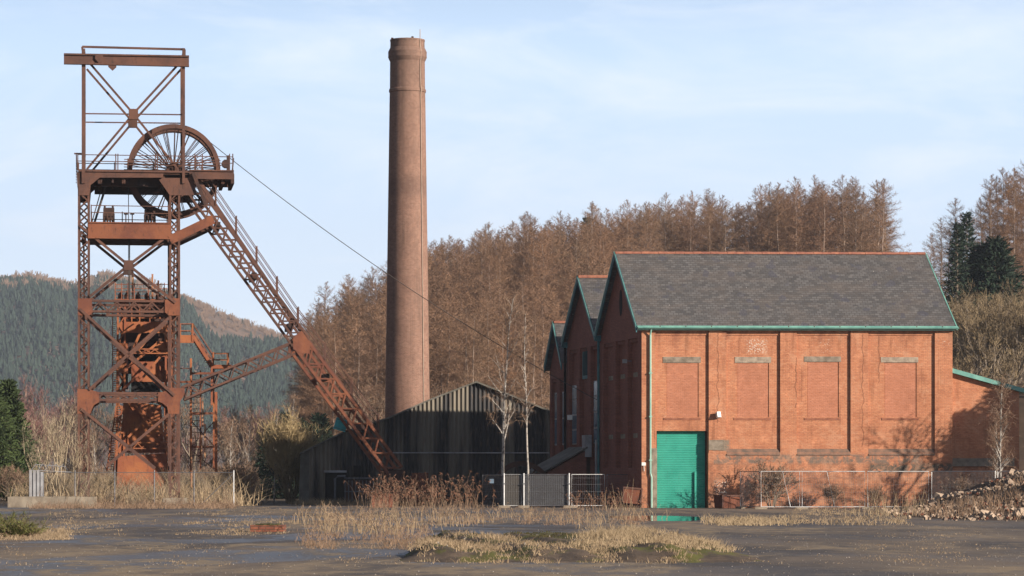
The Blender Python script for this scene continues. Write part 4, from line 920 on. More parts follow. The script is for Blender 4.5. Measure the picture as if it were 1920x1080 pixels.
def birch(seed, H=12, r0=.13, lean=.05, stems=1, tw=.024, wid=1.0, low=.3, dn=1.0):
    r = random.Random(seed); tr = MB(); cr = MB()
    for s in range(stems):
        pts = [Vector((s*.3, 0, 0))]; d = Vector((lean*(1 if s % 2 == 0 else -1.6), r.uniform(-.05, .05), 1)).normalized()
        Hs = H*(1 if s == 0 else .93)
        for i in range(10): d = (d+rv(r, .05)+Vector((0, 0, .03))).normalized(); pts.append(pts[-1]+d*(Hs/10))
        tr.tube(pts, r0, 7, .02)
        for k in range(34):
            f = low+(1-low)*k/34; i = min(int(f*10), 9); p = pts[i].lerp(pts[i+1], f*10-i); L = (1.15-f)*H*.24*r.uniform(.5, 1.2)*wid; a = r.uniform(0, 6.28)
            dd = Vector((math.cos(a), math.sin(a), r.uniform(1.0, 2.2))).normalized(); q = [p]
            for j in range(5): dd = (dd+rv(r, .15)).normalized(); q.append(q[-1]+dd*(L/5))
            tr.tube(q, .045*(1.2-f)+.008, 3, .006)
            for j in range(int(15*dn)):
                o = q[r.randint(1, 5)]; e = o+(dd*.7+rv(r, .7))*r.uniform(.35, .9); rib(cr, o, e, tw, r)
                for z in range(2): mm = o.lerp(e, r.uniform(.3, 1)); rib(cr, mm, mm+rv(r, .4)+Vector((0, 0, -.12)), tw*.8, r)
    return tr, cr
def conifer(seed, H=12, W_=2.4, n=1500, low=.05, blade=.38):
    r = random.Random(seed); tr = MB(); cr = MB(); tr.tube([(0, 0, 0), (0, 0, H)], .18, 6, .02)
    for k in range(int(n/14)):
        f = low+(1-low)*(k/(n/14)); z = H*f; L = W_*(1-f)**.8*r.uniform(.6, 1.15)+.15; a = k*2.4; d = Vector((math.cos(a), math.sin(a), -.12+.35*f)); p = Vector((0, 0, z)); tr.tube([p, p+d*L], .03, 3, .008)
        for j in range(14+int(L*6)):
            o = p+d*L*r.uniform(.15, 1); e = o+(d*.6+rv(r, .7)+Vector((0, 0, .1)))*blade; s = rv(r).normalized()*.07; cr.tri(tuple(o-s), tuple(o+s), tuple(e)); cr.tri(tuple(e-s), tuple(e+s), tuple(o+rv(r, .15)))
    return tr, cr
PROTO = {}
def proto(key, pair, mt, mc):
    tr, cr = pair; P_ = []
    for nm, mb, mat in (('trunk', tr, mt), ('crown', cr, mc)):
        me = bpy.data.meshes.new(nm); me.from_pydata(mb.v, [], mb.f); me.materials.append(M[mat]); P_.append((nm, me))
    PROTO[key] = P_
def plant(key, name, label, cat, x, y, z, rz=0, s=1.0, group=None, sz=None):
    o = thing(name, label, cat, (x, y, z), rz, group); o.scale = (s, s, sz or s)
    for nm, me in PROTO[key]:
        c = bpy.data.objects.new(nm, me); COL.objects.link(c); c.parent = o
    return o
for i in range(5): proto('larch%d' % i, larch(100+i, H=17, W_=3.9+.35*(i % 3), dens=1.05), 'larchtrunk', 'larchtwig')
for i in range(3): proto('brown%d' % i, broad(20+i, H=10, spread=.5, depth=5, r0=.16, tw=.04, tn=5), 'bark', 'twig_brown')
for i in range(2): proto('olive%d' % i, broad(40+i, H=11, spread=.42, depth=5, r0=.15, tw=.045, up=.5, tn=5, stems=2), 'bark', 'twig_olive')
for i in range(2): proto('purple%d' % i, broad(60+i, H=8, spread=.4, depth=5, r0=.09, tw=.035, up=.6, tn=5, stems=2), 'bark', 'twig_purple')
for i in range(2): proto('gold%d' % i, broad(70+i, H=4.6, spread=.3, depth=3, r0=.03, tw=.03, up=.6, tn=9, stems=34, lenr=.8, first=.30, nch=(2, 4)), 'twig_olive', 'twig_gold')
for i in range(2): proto('sallow%d' % i, broad(170+i, H=6.2, spread=.22, depth=4, r0=.045, tw=.02, up=.75, tn=2, stems=6, lenr=.78, nch=(2, 3)), 'sallow', 'sallow')
for i in range(2): proto('scrub%d' % i, broad(80+i, H=3.2, spread=.6, depth=4, r0=.03, tw=.032, up=.3, tn=5, stems=9, lenr=.75), 'bark', 'twig_brown')
for i in range(2): proto('birch%d' % i, birch(90+i, H=10, r0=.10), 'birch', 'twig_brown')
proto('darkpine', conifer(15, 9, 4.4, 3000, .05, .6), 'bark', 'needle'); proto('pine', conifer(5, 10, 3.4, 5600, .06, .5), 'bark', 'needle2'); proto('spruce', conifer(6, 14, 2.7, 2400, .05), 'bark', 'needle')
vr = random.Random(11)
# larch wood: up to 300 single trees; crest trees first, then the slope seen left of the halls
spots = []
def free(x, y, d):
    return all((x-a)**2+((y-b)*.8)**2 > d*d for a, b in spots)
k = 0
while len(spots) < 290 and k < 60000:
    k += 1; x = vr.uniform(-36, 56); y = vr.uniform(262, 452); px_ = CX+x/y*F; hgt = hill_h(x, y)
    if px_ < 580 or px_ > 1660: continue
    if y < 275 and px_ < 700: continue
    if px_ > 1225 and y < 398: continue
    if px_ > 1050 and y < 310: continue
    if x < -30 and y > 420: continue
    if not free(x, y, 3.5 if y > 398 else 5.6): continue
    spots.append((x, y))
LN = ['reddish brown bare larch in the wood on the hillside behind the chimney and halls']
for i, (x, y) in enumerate(spots):
    s = vr.uniform(.86, 1.04)
    if y > 440 and vr.random() < .3: s *= 1.12
    if y < 330: s *= .86
    plant('larch%d' % (i % 5), 'larch_tree', LN[0], 'tree', x, y, hill_h(x, y)-.2, vr.uniform(0, 6.28), s, 'larches in the hillside wood')
# the rest of the wood behind and between the single trees, as one mass
import numpy as np
def mass(name, label, keys, pts_, mat, cat='wood'):
    vs = []; fs = []; b = 0
    for (x, y, z, s, rz), key in zip(pts_, keys):
        v, f = NPM[key]; c_, s_ = math.cos(rz), math.sin(rz)
        w = np.empty_like(v); w[:, 0] = (v[:, 0]*c_-v[:, 1]*s_)*s+x; w[:, 1] = (v[:, 0]*s_+v[:, 1]*c_)*s+y; w[:, 2] = v[:, 2]*s+z
        vs.append(w); fs.append(f+b); b += len(v)
    v = np.concatenate(vs); f = np.concatenate(fs); me = bpy.data.meshes.new(name); me.vertices.add(len(v)); me.vertices.foreach_set('co', v.astype(np.float32).ravel())
    me.loops.add(f.size); me.loops.foreach_set('vertex_index', f.astype(np.int32).ravel()); me.polygons.add(len(f)); me.polygons.foreach_set('loop_start', np.arange(0, f.size, 3, dtype=np.int32)); me.polygons.foreach_set('loop_total', np.full(len(f), 3, np.int32)) if False else None
    me.update(calc_edges=True); me.materials.append(M[mat]); o = bpy.data.objects.new(name, me); COL.objects.link(o); return tag(o, label, cat, kind='stuff')
NPM = {}
for i in range(3):
    tr_, cr_ = larch(200+i, H=17, W_=4.0, dens=.8, tw=.04, m=.42); NPM[i] = (np.array(cr_.v, dtype=np.float64), np.array(cr_.f))
mp_ = []; k = 0
while len(mp_) < 330 and k < 20000:
    k += 1; x = vr.uniform(-32, 55); y = vr.uniform(285, 460) if k % 3 else vr.uniform(400, 455); px_ = CX+x/y*F
    if px_ < 620 or px_ > 1640 or (px_ > 1225 and y < 396) or (px_ > 1050 and y < 320): continue
    if px_ < 700 and y > 440: continue
    mp_.append((x, y, hill_h(x, y)-.3, vr.uniform(.84, 1.0), vr.uniform(0, 6.28)))
mass('larch_wood', 'reddish haze of larch twigs filling the hillside wood between the single trees', [i % 3 for i in range(len(mp_))], mp_, 'larchtwig')
# understorey that fills the wood
for i in range(80):
    x = vr.uniform(-34, 14); y = vr.uniform(236, 300); px_ = CX+x/y*F
    if px_ < 600 or px_ > 1060: continue
    plant('brown%d' % (i % 3), 'bare_tree', 'bare brown broadleaf at the foot of the larch wood behind the shed', 'tree', x, y, hill_h(x, y)-.1, vr.uniform(0, 6.28), vr.uniform(.7, 1.05), 'bare trees at the foot of the larch wood')
# right hillside
for i in range(64):
    y = vr.uniform(205, 285); px_ = vr.uniform(1740, 2010); x = (px_-CX)/F*y
    plant('olive%d' % (i % 2), 'bare_tree', 'pale olive brown bare tree on the slope right of the slate roof', 'tree', x, y, hill_h(x, y)-.2, vr.uniform(0, 6.28), vr.uniform(.65, .95), 'bare trees on the right hand slope')
for i, (px_, y, s) in enumerate(((1745, 330, .62), (1765, 332, .72), (1792, 335, .86), (1858, 330, 1.0), (1880, 338, 1.08), (1902, 330, 1.02), (1925, 336, 1.12), (1948, 330, 1.05), (1840, 345, .92), (1890, 350, 1.1), (1915, 352, 1.1), (1870, 342, 1.05), (1905, 345, 1.12), (1780, 345, .74), (1802, 342, .8), (1822, 350, .85), (1730, 345, .5), (1856, 352, 1.02), (1930, 340, 1.15), (1750, 350, .6))):
    x = (px_-CX)/F*y; plant('larch%d' % (i % 5), 'larch_tree', 'tall bare larch against the sky at the right edge above the olive scrub', 'tree', x, y, hill_h(x, y)-.2, vr.uniform(0, 6), s*.96, 'larches at the right edge')
for px_, y, s, lb in ((1813, 318, .92, 'pointed dark evergreen standing clear on the skyline at the right'), (1842, 312, 1.15, 'dark bushy evergreen close right of the pointed one'), (1868, 310, 1.25, 'broad dark evergreen in front of the tall larches at the right'), (1795, 308, .95, 'low dark evergreen left below the pointed one')):
    x = (px_-CX)/F*y; plant('spruce' if px_ < 1830 else 'darkpine', 'spruce_tree', lb, 'tree', x, y, hill_h(x, y), vr.uniform(0, 6), s)
x = (1100-CX)/F*440; plant('spruce', 'spruce_tree', 'lone small dark spruce tip poking from the larch skyline', 'tree', x, 440, hill_h(x, 440)+2, 0, 1.1)
x = (1426-CX)/F*400; plant('spruce', 'spruce_tree', 'thin green spruce low among larches above the slate ridge', 'tree', x, 396, hill_h(x, 400), 0, .55)
# middle distance left: belt of bare trees and scrub behind the headframe
def P_at(px_, y): return (px_-CX)/F*y
for i in range(46):
    y = vr.uniform(262, 420); px_ = vr.uniform(30, 560); plant('brown%d' % (i % 3) if i % 3 else 'purple%d' % (i % 2), 'bare_tree', 'bare brown tree in the valley belt behind the headframe', 'tree', P_at(px_, y), y, -.1, vr.uniform(0, 6), vr.uniform(.75, 1.15)*(y/300)**.4, 'bare trees behind the headframe')
for i in range(16):
    y = vr.uniform(440, 560); px_ = vr.uniform(30, 160) if i < 11 else vr.uniform(380, 520); plant('purple%d' % (i % 2), 'bare_tree', 'purple brown birch thicket tree far behind the headframe', 'tree', P_at(px_, y), y, 0, vr.uniform(0, 6), vr.uniform(1.7, 2.3), 'purple birches in the distance')
for i in range(26):
    y = vr.uniform(215, 255); px_ = vr.uniform(-20, 470); 
    if 140 < px_ < 345: y += 12
    plant('scrub%d' % (i % 2), 'bare_bush', 'low brown leafless bush behind the headframe fence', 'bush', P_at(px_, y), y, -.1, vr.uniform(0, 6), vr.uniform(.7, 1.2), 'low bushes behind the fence')
for px_, y, s, lb in ((15, 225, .86, 'dense green pine at the left edge of the yard'), (-22, 222, .9, 'green pine cut by the left edge of the picture')):
    plant('pine', 'pine_tree', lb, 'tree', P_at(px_, y), y, 0, vr.uniform(0, 6), s)
for px_, y, s in ((512, 262, .68), (535, 255, .80), (560, 250, .74), (585, 248, .66), (598, 262, .8)):
    plant('darkpine', 'pine_tree', 'dark shaded evergreen in the clump left of the raking leg', 'tree', P_at(px_, y), y, -.3, vr.uniform(0, 6), s, 'dark evergreens beside the raking leg')
for i, (px_, y, s, lb) in enumerate(((464, 222, .68, 'slim white birch between the headframe and the golden willow'), (543, 240, .80, 'birch with purplish top rising behind the golden willow'), (514, 208, .62, 'thin pale birch on the left side of the golden willow'), (182, 230, .55, 'small white birch seen between the headframe legs'), (430, 235, .6, 'pale forked birch just right of the scaffold tower'))):
    plant('birch%d' % (i % 2), 'birch_tree', lb, 'tree', P_at(px_, y), y, 0, vr.uniform(0, 6), s)
plant('gold0', 'willow_bush', 'golden twiggy willow bush left of the dark shed', 'bush', P_at(543, 203), 203, 0, 1, 1.3)
plant('gold1', 'willow_bush', 'smaller golden willow bush overlapping the dark shed corner', 'bush', P_at(575, 206), 206, 0, 2, .66)
plant('scrub0', 'bare_bush', 'rounded brown bush just right of the headframe fence end', 'bush', P_at(445, 186), 186, 0, 2, .95)
for i, (px_, s, lb) in enumerate(((110, 1.12, 'tall pale multi stemmed sallow in front of the left headframe leg'), (142, .8, 'smaller pale sallow between the big sallow and the left leg'), (75, .9, 'pale leafless sallow behind the ribbed grey gate'))):
    plant('sallow%d' % (i % 2), 'sallow_bush', lb, 'bush', P_at(px_, 177), 177, 0, 3+i, s*.94)
# birches in front of the corrugated shed
proto('bigbirch', birch(301, H=14.5, r0=.12, lean=-.01, wid=1.05, low=.30, dn=1.6), 'birch', 'twig_brown')
proto('bigbirch2', birch(305, H=13.0, r0=.08, lean=.01, wid=.55, low=.42), 'birch', 'twig_brown')
plant('bigbirch', 'birch_tree', 'big white stemmed birch standing in front of the corrugated shed gable', 'tree', P_at(942, 174), 174, 0, 0, .82)
plant('bigbirch2', 'birch_tree', 'slender straight white birch right of the big birch', 'tree', P_at(990, 173), 173, 0, 0, .84)
proto('thinbirch', birch(310, H=7, r0=.06, lean=-.02, wid=.8, tw=.02), 'birch', 'twig_brown')
plant('thinbirch', 'birch_tree', 'thin young birch before the lean-to behind the rubble', 'tree', P_at(1877, 158), 158, 0, 1, .92)
plant('thinbirch', 'birch_tree', 'smaller twin birch stem left of the thin young birch', 'tree', P_at(1868, 160), 160, 0, 3, .66)
# trees out to the right of the view that shade the lean-to
plant('pine', 'pine_tree', 'round green pine standing right of the yard', 'tree', 39.7, 163.5, 1.6, 0, 1.05, sz=1.05); plant('pine', 'pine_tree', 'second round pine standing right of the yard', 'tree', 38.0, 162.4, .6, 1, .95)
plant('brown1', 'bare_tree', 'bare tree right of the yard that shades the wall', 'tree', 32.8, 162.2, 0, 0, 1.05)
# bushes against the hall
plant('scrub1', 'bare_bush', 'reddish leafless bush growing against the brick wall beside the shutter', 'bush', P_at(1447, 168.6), 168.6, 0, 0, 1.02)
plant('scrub0', 'bare_bush', 'brown bush low against the wall under the third bricked window', 'bush', P_at(1560, 169), 169, 0, 2, .5)
for px_, s, lb in ((1640, .5, 'brown bush low against the wall under the fourth bricked window'), (1800, .72, 'dark bush at the hall corner before the lean-to'), (1850, .6, 'low bush under the lean-to wall')):
    plant('scrub1', 'bare_bush', lb, 'bush', P_at(px_, 168), 168, 0, s*7, s)
# ---------------------------------------------------------------- fences
def hpanel(w, hh=2.0, lean=0.0, netm=None, curved=True):
    """one temporary fence panel: tube frame (leaning sideways by 'lean' metres at the top) and welded wires"""
    fr_ = MB(); r = .03; z0 = .12
    fr_.tube([(0, 0, z0), (lean, 0, hh), (w+lean, 0, hh), (w, 0, z0), (0, 0, z0)], .024, 6)
    wi = MB(); n = int(w/.12)
    for k in range(1, n): a = w*k/n; wi.beam((a, 0, z0), (a+lean, 0, hh), .006, .006)
    for z in (.5, .9, 1.3, 1.65): f = (z-z0)/(hh-z0); wi.beam((lean*f, 0, z), (w+lean*f, 0, z), .007, .007)
    return fr_, wi
def fence_panel(px0, px1, Y0, Y1, label, lean=0.0, net=None, mat='galv', hh=2.0, group=None, z=0, post=True):
    a = Vector(((px0-CX)/F*Y0, Y0, z)); b = Vector(((px1-CX)/F*Y1, Y1, z)); w = (b-a).length
    t_ = thing('mesh_fence', label, 'fence', a, math.atan2(b.y-a.y, b.x-a.x), group)
    f_, wi = hpanel(w-.08, hh, lean); f_.build('frame', M[mat], t_); wi.build('wire_mesh', M['galvdark'], t_)
    if post: m = MB(); m.box(-.32, .32, -.12, .12, 0, .12); m.build('foot_block', M['concrete'], t_)
    if net: m = MB(); m.box(.03, w-.1, .03, .034, .15, hh-.05); m.build('netting', M[net], t_)
    return t_
yr = 163.5
fence_panel(1427, 1502, yr, yr, 'temporary fence panel nearest the shutter door, before the leafless bush', net=None)
fence_panel(1504, 1624, yr, yr+.3, 'temporary fence panel below the third bricked window')
fence_panel(1482, 1568, yr-.5, yr-.5, 'loose fence panel frame leaning over to the left before the third bay', lean=-.42, post=False)
fence_panel(1627, 1744, yr+.3, yr+.3, 'temporary fence panel below the fourth bricked window')
fence_panel(1747, 1868, yr, 158.5, 'temporary fence panel running from the hall corner to the thin birch')
fence_panel(1871, 1990, 158.3, 153, 'temporary fence panel at the right edge behind the rubble')
fence_panel(1388, 1425, 165.5, yr, 'short dark fence panel joining the wall beside the rusty bin', mat='galvdark')
ym = 171.0
fence_panel(905, 944, ym+1.5, ym, 'dark netted fence at the left end of the middle fence', mat='galvdark', net='net2', hh=1.85)
fence_panel(945, 980, ym, ym, 'fence panel clad in pale grey netting with a small blue notice', net='net', hh=1.85)
fence_panel(982, 1070, ym, ym, 'wide fence panel with dark netting between two white posts', mat='galvdark', net='net2', hh=1.85)
fence_panel(1072, 1136, ym, ym+.5, 'bright fence panel left of the tilted rusty plate', hh=1.85, net=None)
fence_panel(1138, 1190, ym+.5, ym+3, 'dull fence panel running back to the gable corner', mat='galvdark', hh=1.85)
for px_, lb in ((945, 'white fence post by the pale netting'), (982, 'white fence post in the middle of the netted fence'), (1067, 'white fence post left of the bright panel')):
    p = thing('fence_post', lb, 'post', ((px_-CX)/F*(ym-.1), ym-.1, 0)); m = MB(); m.tube([(0, 0, 0), (0, 0, 1.92)], .042, 8); m.build('tube', M['galv'], p); m = MB(); m.box(-.3, .3, -.12, .12, 0, .13); m.build('foot_block', M['concrete'], p); m = MB(); m.box(-.07, .07, -.06, .06, 1.3, 1.36); m.build('clamp', M['galvdark'], p)
nt2 = MB(); nt2.box(-.12, .12, -.01, 0, -.12, .12); o = nt2.build('notice', M['glass']); o.location = at(922, 902, ym-.05); tag(o, 'small pale blue notice fixed on the grey netting', 'sign')
# chain link fence round the headframe
cf0, cf1 = gp(66, 950.5), gp(438, 950.5); t_ = thing('chain_link_fence', 'rusty see-through chain link fence in front of the headframe', 'fence', cf0, math.atan2(cf1.y-cf0.y, cf1.x-cf0.x))
wf_ = (cf1-cf0).length
m = MB(); m.box(0, wf_, -.002, .002, .1, 1.95); m.build('chain_link', M['mesh'], t_)
for k in range(6): m = MB(); a = wf_*k/5; m.tube([(a, .03, 0), (a, .03, 2.1)], .04, 6); m.build('post', M['galv'] if k == 5 else M['galvdark'], t_)
m = MB(); m.tube([(0, 0, 1.97), (wf_, 0, 1.97)], .018, 5); m.build('top_wire', M['galvdark'], t_)
m = MB(); m.tube([(wf_-1.9, .05, .1), (wf_-.03, .05, 1.9)], .025, 5); m.build('brace', M['galvdark'], t_)
# ribbed gate at the left end
p0 = gp(43, 952); gt_ = thing('ribbed_gate', 'pale grey ribbed metal gate standing at the left end of the chain link fence', 'gate', (p0.x, 173.5, 0), .05)
for k in range(4): m = MB(); x = k*.21; m.box(x, x+.15, 0, .05, .3, 2.1-.1*(k == 3)); m.build('rib', M['greymetal'], gt_)
m = MB(); m.box(-.03, .82, .051, .09, .35, 1.95); m.build('sheet', M['galvdark'], gt_)
for k in range(5): m = MB(); m.beam((.1+k*.35, .1+.3*k, 2.1), (.35+k*.35, .3+.3*k, 2.45), .03, .03); m.beam((.35+k*.35, .3+.3*k, 2.45), (.6+k*.35, .3+.3*k, 2.1), .03, .03); m.build('spike_guard', M['galvdark'], gt_)
m = MB(); m.beam((.0, .1, 2.1), (2.2, 1.6, 2.0), .03, .03); m.beam((.3, .3, 2.42), (1.9, 1.5, 2.3), .03, .03); m.build('guard_rail', M['galvdark'], gt_)
# concrete block
def rough_block(mb, x0, x1, y0, y1, z0, z1, seed, nx=14, j=.03):
    r = random.Random(seed); P_ = [[], [], [], []]
    for i in range(nx+1):
        x = x0+(x1-x0)*i/nx
        for q, (y, z) in enumerate(((y0, z0), (y0, z1), (y1, z1), (y1, z0))): P_[q].append((x+(r.uniform(-j, j) if 0 < i < nx else 0), y+r.uniform(-j, j), z+(r.uniform(-j, j) if z > z0 else 0)))
    for i in range(nx):
        for q in range(4): mb.face([P_[q][i], P_[q][i+1], P_[(q+1) % 4][i+1], P_[(q+1) % 4][i]])
    mb.face([P_[q][0] for q in range(4)]); mb.face([P_[q][nx] for q in reversed(range(4))])
b0, b1 = gp(16, 951.5), gp(178, 951.5); m = MB(); rough_block(m, b0.x, b1.x, b0.y-.3, b0.y+.8, 0, .60, 3, j=.02); tag(m.build('concrete_block', M['concrete']), 'long low concrete block lying before the ribbed gate', 'block')
m = MB(); a = gp(478, 998); rough_block(m, a.x-.15, a.x+.85, a.y, a.y+1.2, 0, .20, 5, 8, .012); tag(m.build('brick_kerb_stub', M['brickruin']), 'low stub of orange brickwork in the yard among dry grass', 'brickwork')
m = MB(); rough_block(m, a.x+.0, a.x+.7, a.y+.1, a.y+1.0, .205, .25, 6, 8, .02); o = m.build('mossy_cap', M['moss'], bpy.data.objects['brick_kerb_stub'])
# rusty bins and plates
def skip(px_, py_, Y, w, hh, d, rot, tilt, label, name='rusty_bin', cat='bin'):
    p = at(px_, py_, Y); o = thing(name, label, cat, (p.x, Y, p.z), rot); o.rotation_euler = (0, R(tilt), rot)
    m = MB(); m.hexa([(-w/2+.04, 0, 0), (w/2-.04, 0, 0), (w/2-.04, d, 0), (-w/2+.04, d, 0)], [(-w/2, -.05, hh), (w/2, -.05, hh), (w/2, d+.05, hh), (-w/2, d+.05, hh)]); m.build('body', M['rust2'], o)
    m = MB(); m.box(-w/2-.03, w/2+.03, -.09, -.052, hh-.09, hh); m.box(-w/2-.03, -w/2+.04, -.09, -.052, .05, hh-.1); m.box(w/2-.04, w/2+.03, -.09, -.052, .05, hh-.1); m.build('rim', M['rust'], o); return o
skip(1372, 953, 166, 1.25, .72, .8, R(28), 0, 'open rusty bin standing against the wall right of the shutter door')
skip(1184, 944, 164, .98, .86, .12, R(3), 5, 'tilted orange rusty plate tank left of the brick corner', 'rusty_tank', 'tank')
skip(1118, 951, 173, .95, .62, .8, R(-8), -3, 'dark rusty tub half hidden in bracken behind the bright panel')
skip(1145, 951, 172.5, .5, .95, .4, R(15), 9, 'narrow leaning rusty box right of the dark tub')
# old winding wheel lying in the dark
p = at(978, 905, 179); ow = thing('derelict_wheel', 'big dark spoked wheel half sunk in the shade behind the netted fence', 'wheel', (p.x, 179, .9), .1)
m = MB(); m.ring((0, 0, 0), 1.45, 1.75, -.12, .12, 48); m.build('rim', M['rustdark'], ow); m = MB(); m.tube([(0, -.2, 0), (0, .2, 0)], .25, 12); m.build('hub', M['rustdark'], ow)
for k in range(8): m = MB(); a = k*math.pi/4+.2; m.beam((0, 0, 0), (1.5*math.cos(a), 0, 1.5*math.sin(a)), .09, .09); m.build('spoke', M['rustdark'], ow)
# ruined brick pier near the shed
rp_ = thing('ruined_brick_pier', 'ruined dark brick pier beside the foot of the raking leg', 'ruin', (P_at(785, 184), 184, 0)); rr_ = random.Random(9)
for k in range(9): m = MB(); w = 1.12-.07*k+rr_.uniform(-.06, .06); rough_block(m, -w+.1*k*.2, w, -.5, .6, k*.22, k*.22+.218, 20+k, 8, .03); m.build('brick_course', M['brickruin'], rp_)
m = MB(); rough_block(m, P_at(697, 172), P_at(735, 172), 172, 173, 0, .75, 31, 6, .05); tag(m.build('brick_stack', M['brickruin']), 'small sunlit stack of orange bricks left of the ruined pier', 'bricks')

# ---------------------------------------------------------------- grass, dead stalks, rubble
gr = random.Random(21)
def gtri(m, x, y, z, hgt, w, lean, r):
    a = r.uniform(0, 6.28); s = r.uniform(-w, w); ca, sa = math.cos(a), math.sin(a); dx = lean*r.gauss(0, 1); dy = lean*r.gauss(0, 1)
    n = len(m.v); m.v += [(x-w*ca, y-w*sa, z), (x+w*ca, y+w*sa, z), (x+dx*.35+w*.7*ca, y+dy*.35, z+hgt*.6), (x+dx*.35-w*.7*ca, y+dy*.35, z+hgt*.6), (x+dx, y+dy, z+hgt)]
    m.f += [(n, n+1, n+2, n+3), (n+3, n+2, n+4)]
def patch(name, label, region, n, h0, h1, w, mat, lean=.2, tuft=10, zf=None, dens=None, cat='grass'):
    """region (px0,px1,py0,py1) seen on the yard: blades in tufts"""
    m = MB(); x0, x1, y0, y1 = region; r = gr; Y0, Y1 = gp(0, y1).y, gp(0, y0).y
    for k in range(n):
        Y = 1/r.uniform(1/Y1, 1/Y0); px_ = r.uniform(x0, x1); 
        if dens and r.random() > dens(px_, HY+CH*F/Y): continue
        X = (px_-CX)/F*Y; z = zf(X, Y) if zf else 0; s = h0*.7+(h1-h0*.7)*r.random()**1.8; sp_ = .07+s*.32
        for j in range(tuft): gtri(m, X+r.gauss(0, sp_), Y+r.gauss(0, sp_*2), z-.01, s*r.uniform(.5, 1.1), w, lean*s*3, r)
    return tag(m.build(name, M[mat], fix=False), label, cat, kind='stuff')
def nz(x, y, s=1.0, seed=0):
    return .5+.25*math.sin(x*s*1.7+seed)+.25*math.sin(y*s*.9+x*s*.6+seed*2)*math.cos(x*s*.31+seed)
def mound_h(X, Y):
    # low broken slab of old surfacing with mossy edges
    e = smooth(-2.35, -1.7, X)*smooth(5.2, 3.4, X); f_ = smooth(58.5, 61.5, Y)*smooth(84, 78, Y)
    return e*f_*(.20+.05*math.sin(X*3+Y*.4)+.04*math.sin(Y*.9+X*7)+.06*smooth(1.5, 3, X))
m = MB(); NX, NY = 70, 50
for j in range(NY+1):
    for i in range(NX+1):
        X = -2.6+8.2*i/NX; Y = 58+27*j/NY; m.v.append((X, Y, mound_h(X, Y)-.02+gr.uniform(-.012, .012)))
for j in range(NY):
    for i in range(NX): a = j*(NX+1)+i; m.f.append((a, a+1, a+NX+2, a+NX+1))
t = NT('broken_mossy_slab'); p = t.geo(); x, y, z = t.sep(p); n1 = t.noise(p, 1.3, 6, .7, .5); n2 = t.noise(t.scale(p, (1, .4, 1), loc=(5, 2, 0)), 1.1, 5, .65)
c = t.ramp(n1, [(.35, (.045, .032, .025)), (.65, (.15, .105, .07))]); c = t.mix(t.step(n2, .47, .58), c, (.10, .095, .018)); c = t.mix(t.math('MULTIPLY', t.step(n2, .62, .7), .8), c, (.16, .085, .02)); t.bump(t.noise(p, 14, 4, .7), .7, .03); M['slab'] = t.done(c, .95)
tag(m.build('mossy_mound', M['slab'], smooth=True), kind='structure')
EDG = lambda px_, py: 1 if nz(px_*.03, py*.2) > .42 else .15
patch('dry_grass', 'pale tufts of dry grass on the right half of the mossy mound', (1085, 1370, 1018, 1048), 520, .10, .22, .008, 'strawpale', zf=mound_h, tuft=12, dens=lambda a, b: 1 if nz(a*.02, b*.3, 1, 2) > .35 else .3)
patch('dry_grass', 'tall feathery dry grass tuft on the mound in the foreground', (1115, 1200, 1022, 1034), 170, .22, .36, .007, 'strawpale', zf=mound_h, tuft=14, lean=.2)
patch('dry_grass', 'short dry grass along the near edge of the mossy mound', (790, 1330, 1036, 1057), 600, .06, .16, .008, 'straw', zf=mound_h, tuft=9, dens=EDG)
patch('dry_grass', 'thin dry grass at the left end of the mossy mound', (780, 960, 1020, 1046), 260, .08, .2, .008, 'straw', zf=mound_h, tuft=9)
m = MB()                                    # dark hollows under the broken edge
for k in range(60): X = gr.uniform(-2.0, -.6); Y = gr.uniform(60, 66); 
patch('mossy_turf', 'green moss and turf on top of the mound', (800, 1120, 1006, 1026), 250, .03, .07, .014, 'moss', zf=mound_h, tuft=12, cat='moss')
patch('dry_grass', 'band of dead grass below the dead stalks in the middle of the yard', (570, 800, 985, 1030), 520, .06, .24, .008, 'bramble', tuft=9, dens=lambda a, b: 1 if nz(a*.02, b*.15, 1, 1) > .36 else .2)
patch('dry_grass', 'fringe of straw grass along the yard edge in front of the middle fence', (600, 1210, 946, 985), 900, .06, .30, .010, 'bramble', tuft=8, dens=lambda a, b: 1 if nz(a*.02, b*.4, 1, 4) > .34 else .15)
patch('dry_grass', 'straw grass strip at the foot of the dark shed', (545, 730, 941, 947), 500, .15, .5, .014, 'strawpale', tuft=9)
patch('dry_grass', 'bright straw tuft beside the puddle before the shutter door', (1318, 1490, 972, 986), 380, .14, .34, .011, 'strawpale', tuft=11, dens=lambda a, b: 1-abs(a-1400)/110)
patch('dry_grass', 'sparse straw grass between puddle and fence panels', (1490, 1700, 955, 985), 260, .1, .28, .012, 'straw', tuft=8)
patch('dry_grass', 'thick band of dead grass and brambles along the chain link fence', (62, 440, 944, 954), 1500, .15, .6, .013, 'bramble', tuft=8)
patch('dead_undergrowth', 'pale brown bramble thicket inside the chain link fence', (66, 450, 934, 949), 6500, .7, 2.3, .026, 'strawpale', tuft=7, lean=.16, cat='undergrowth')
patch('dry_grass', 'scattered straw weeds across the left of the yard', (90, 640, 952, 1004), 1500, .05, .13, .010, 'straw', tuft=6, dens=lambda a, b: 1 if nz(a*.012, b*.35, 1, 5) > .56 else .06)
patch('dry_grass', 'weed line in the cracks of the near asphalt', (-20, 800, 1002, 1062), 800, .02, .07, .008, 'straw', tuft=6, dens=lambda a, b: 1 if nz(a*.01, b*.25, 1, 8) > .62 else .03)
patch('dry_grass', 'sparse weeds on the right of the yard', (1380, 1940, 985, 1062), 900, .02, .07, .008, 'straw', tuft=6, dens=lambda a, b: 1 if nz(a*.008, b*.3, 1, 3) > .6 else .05)
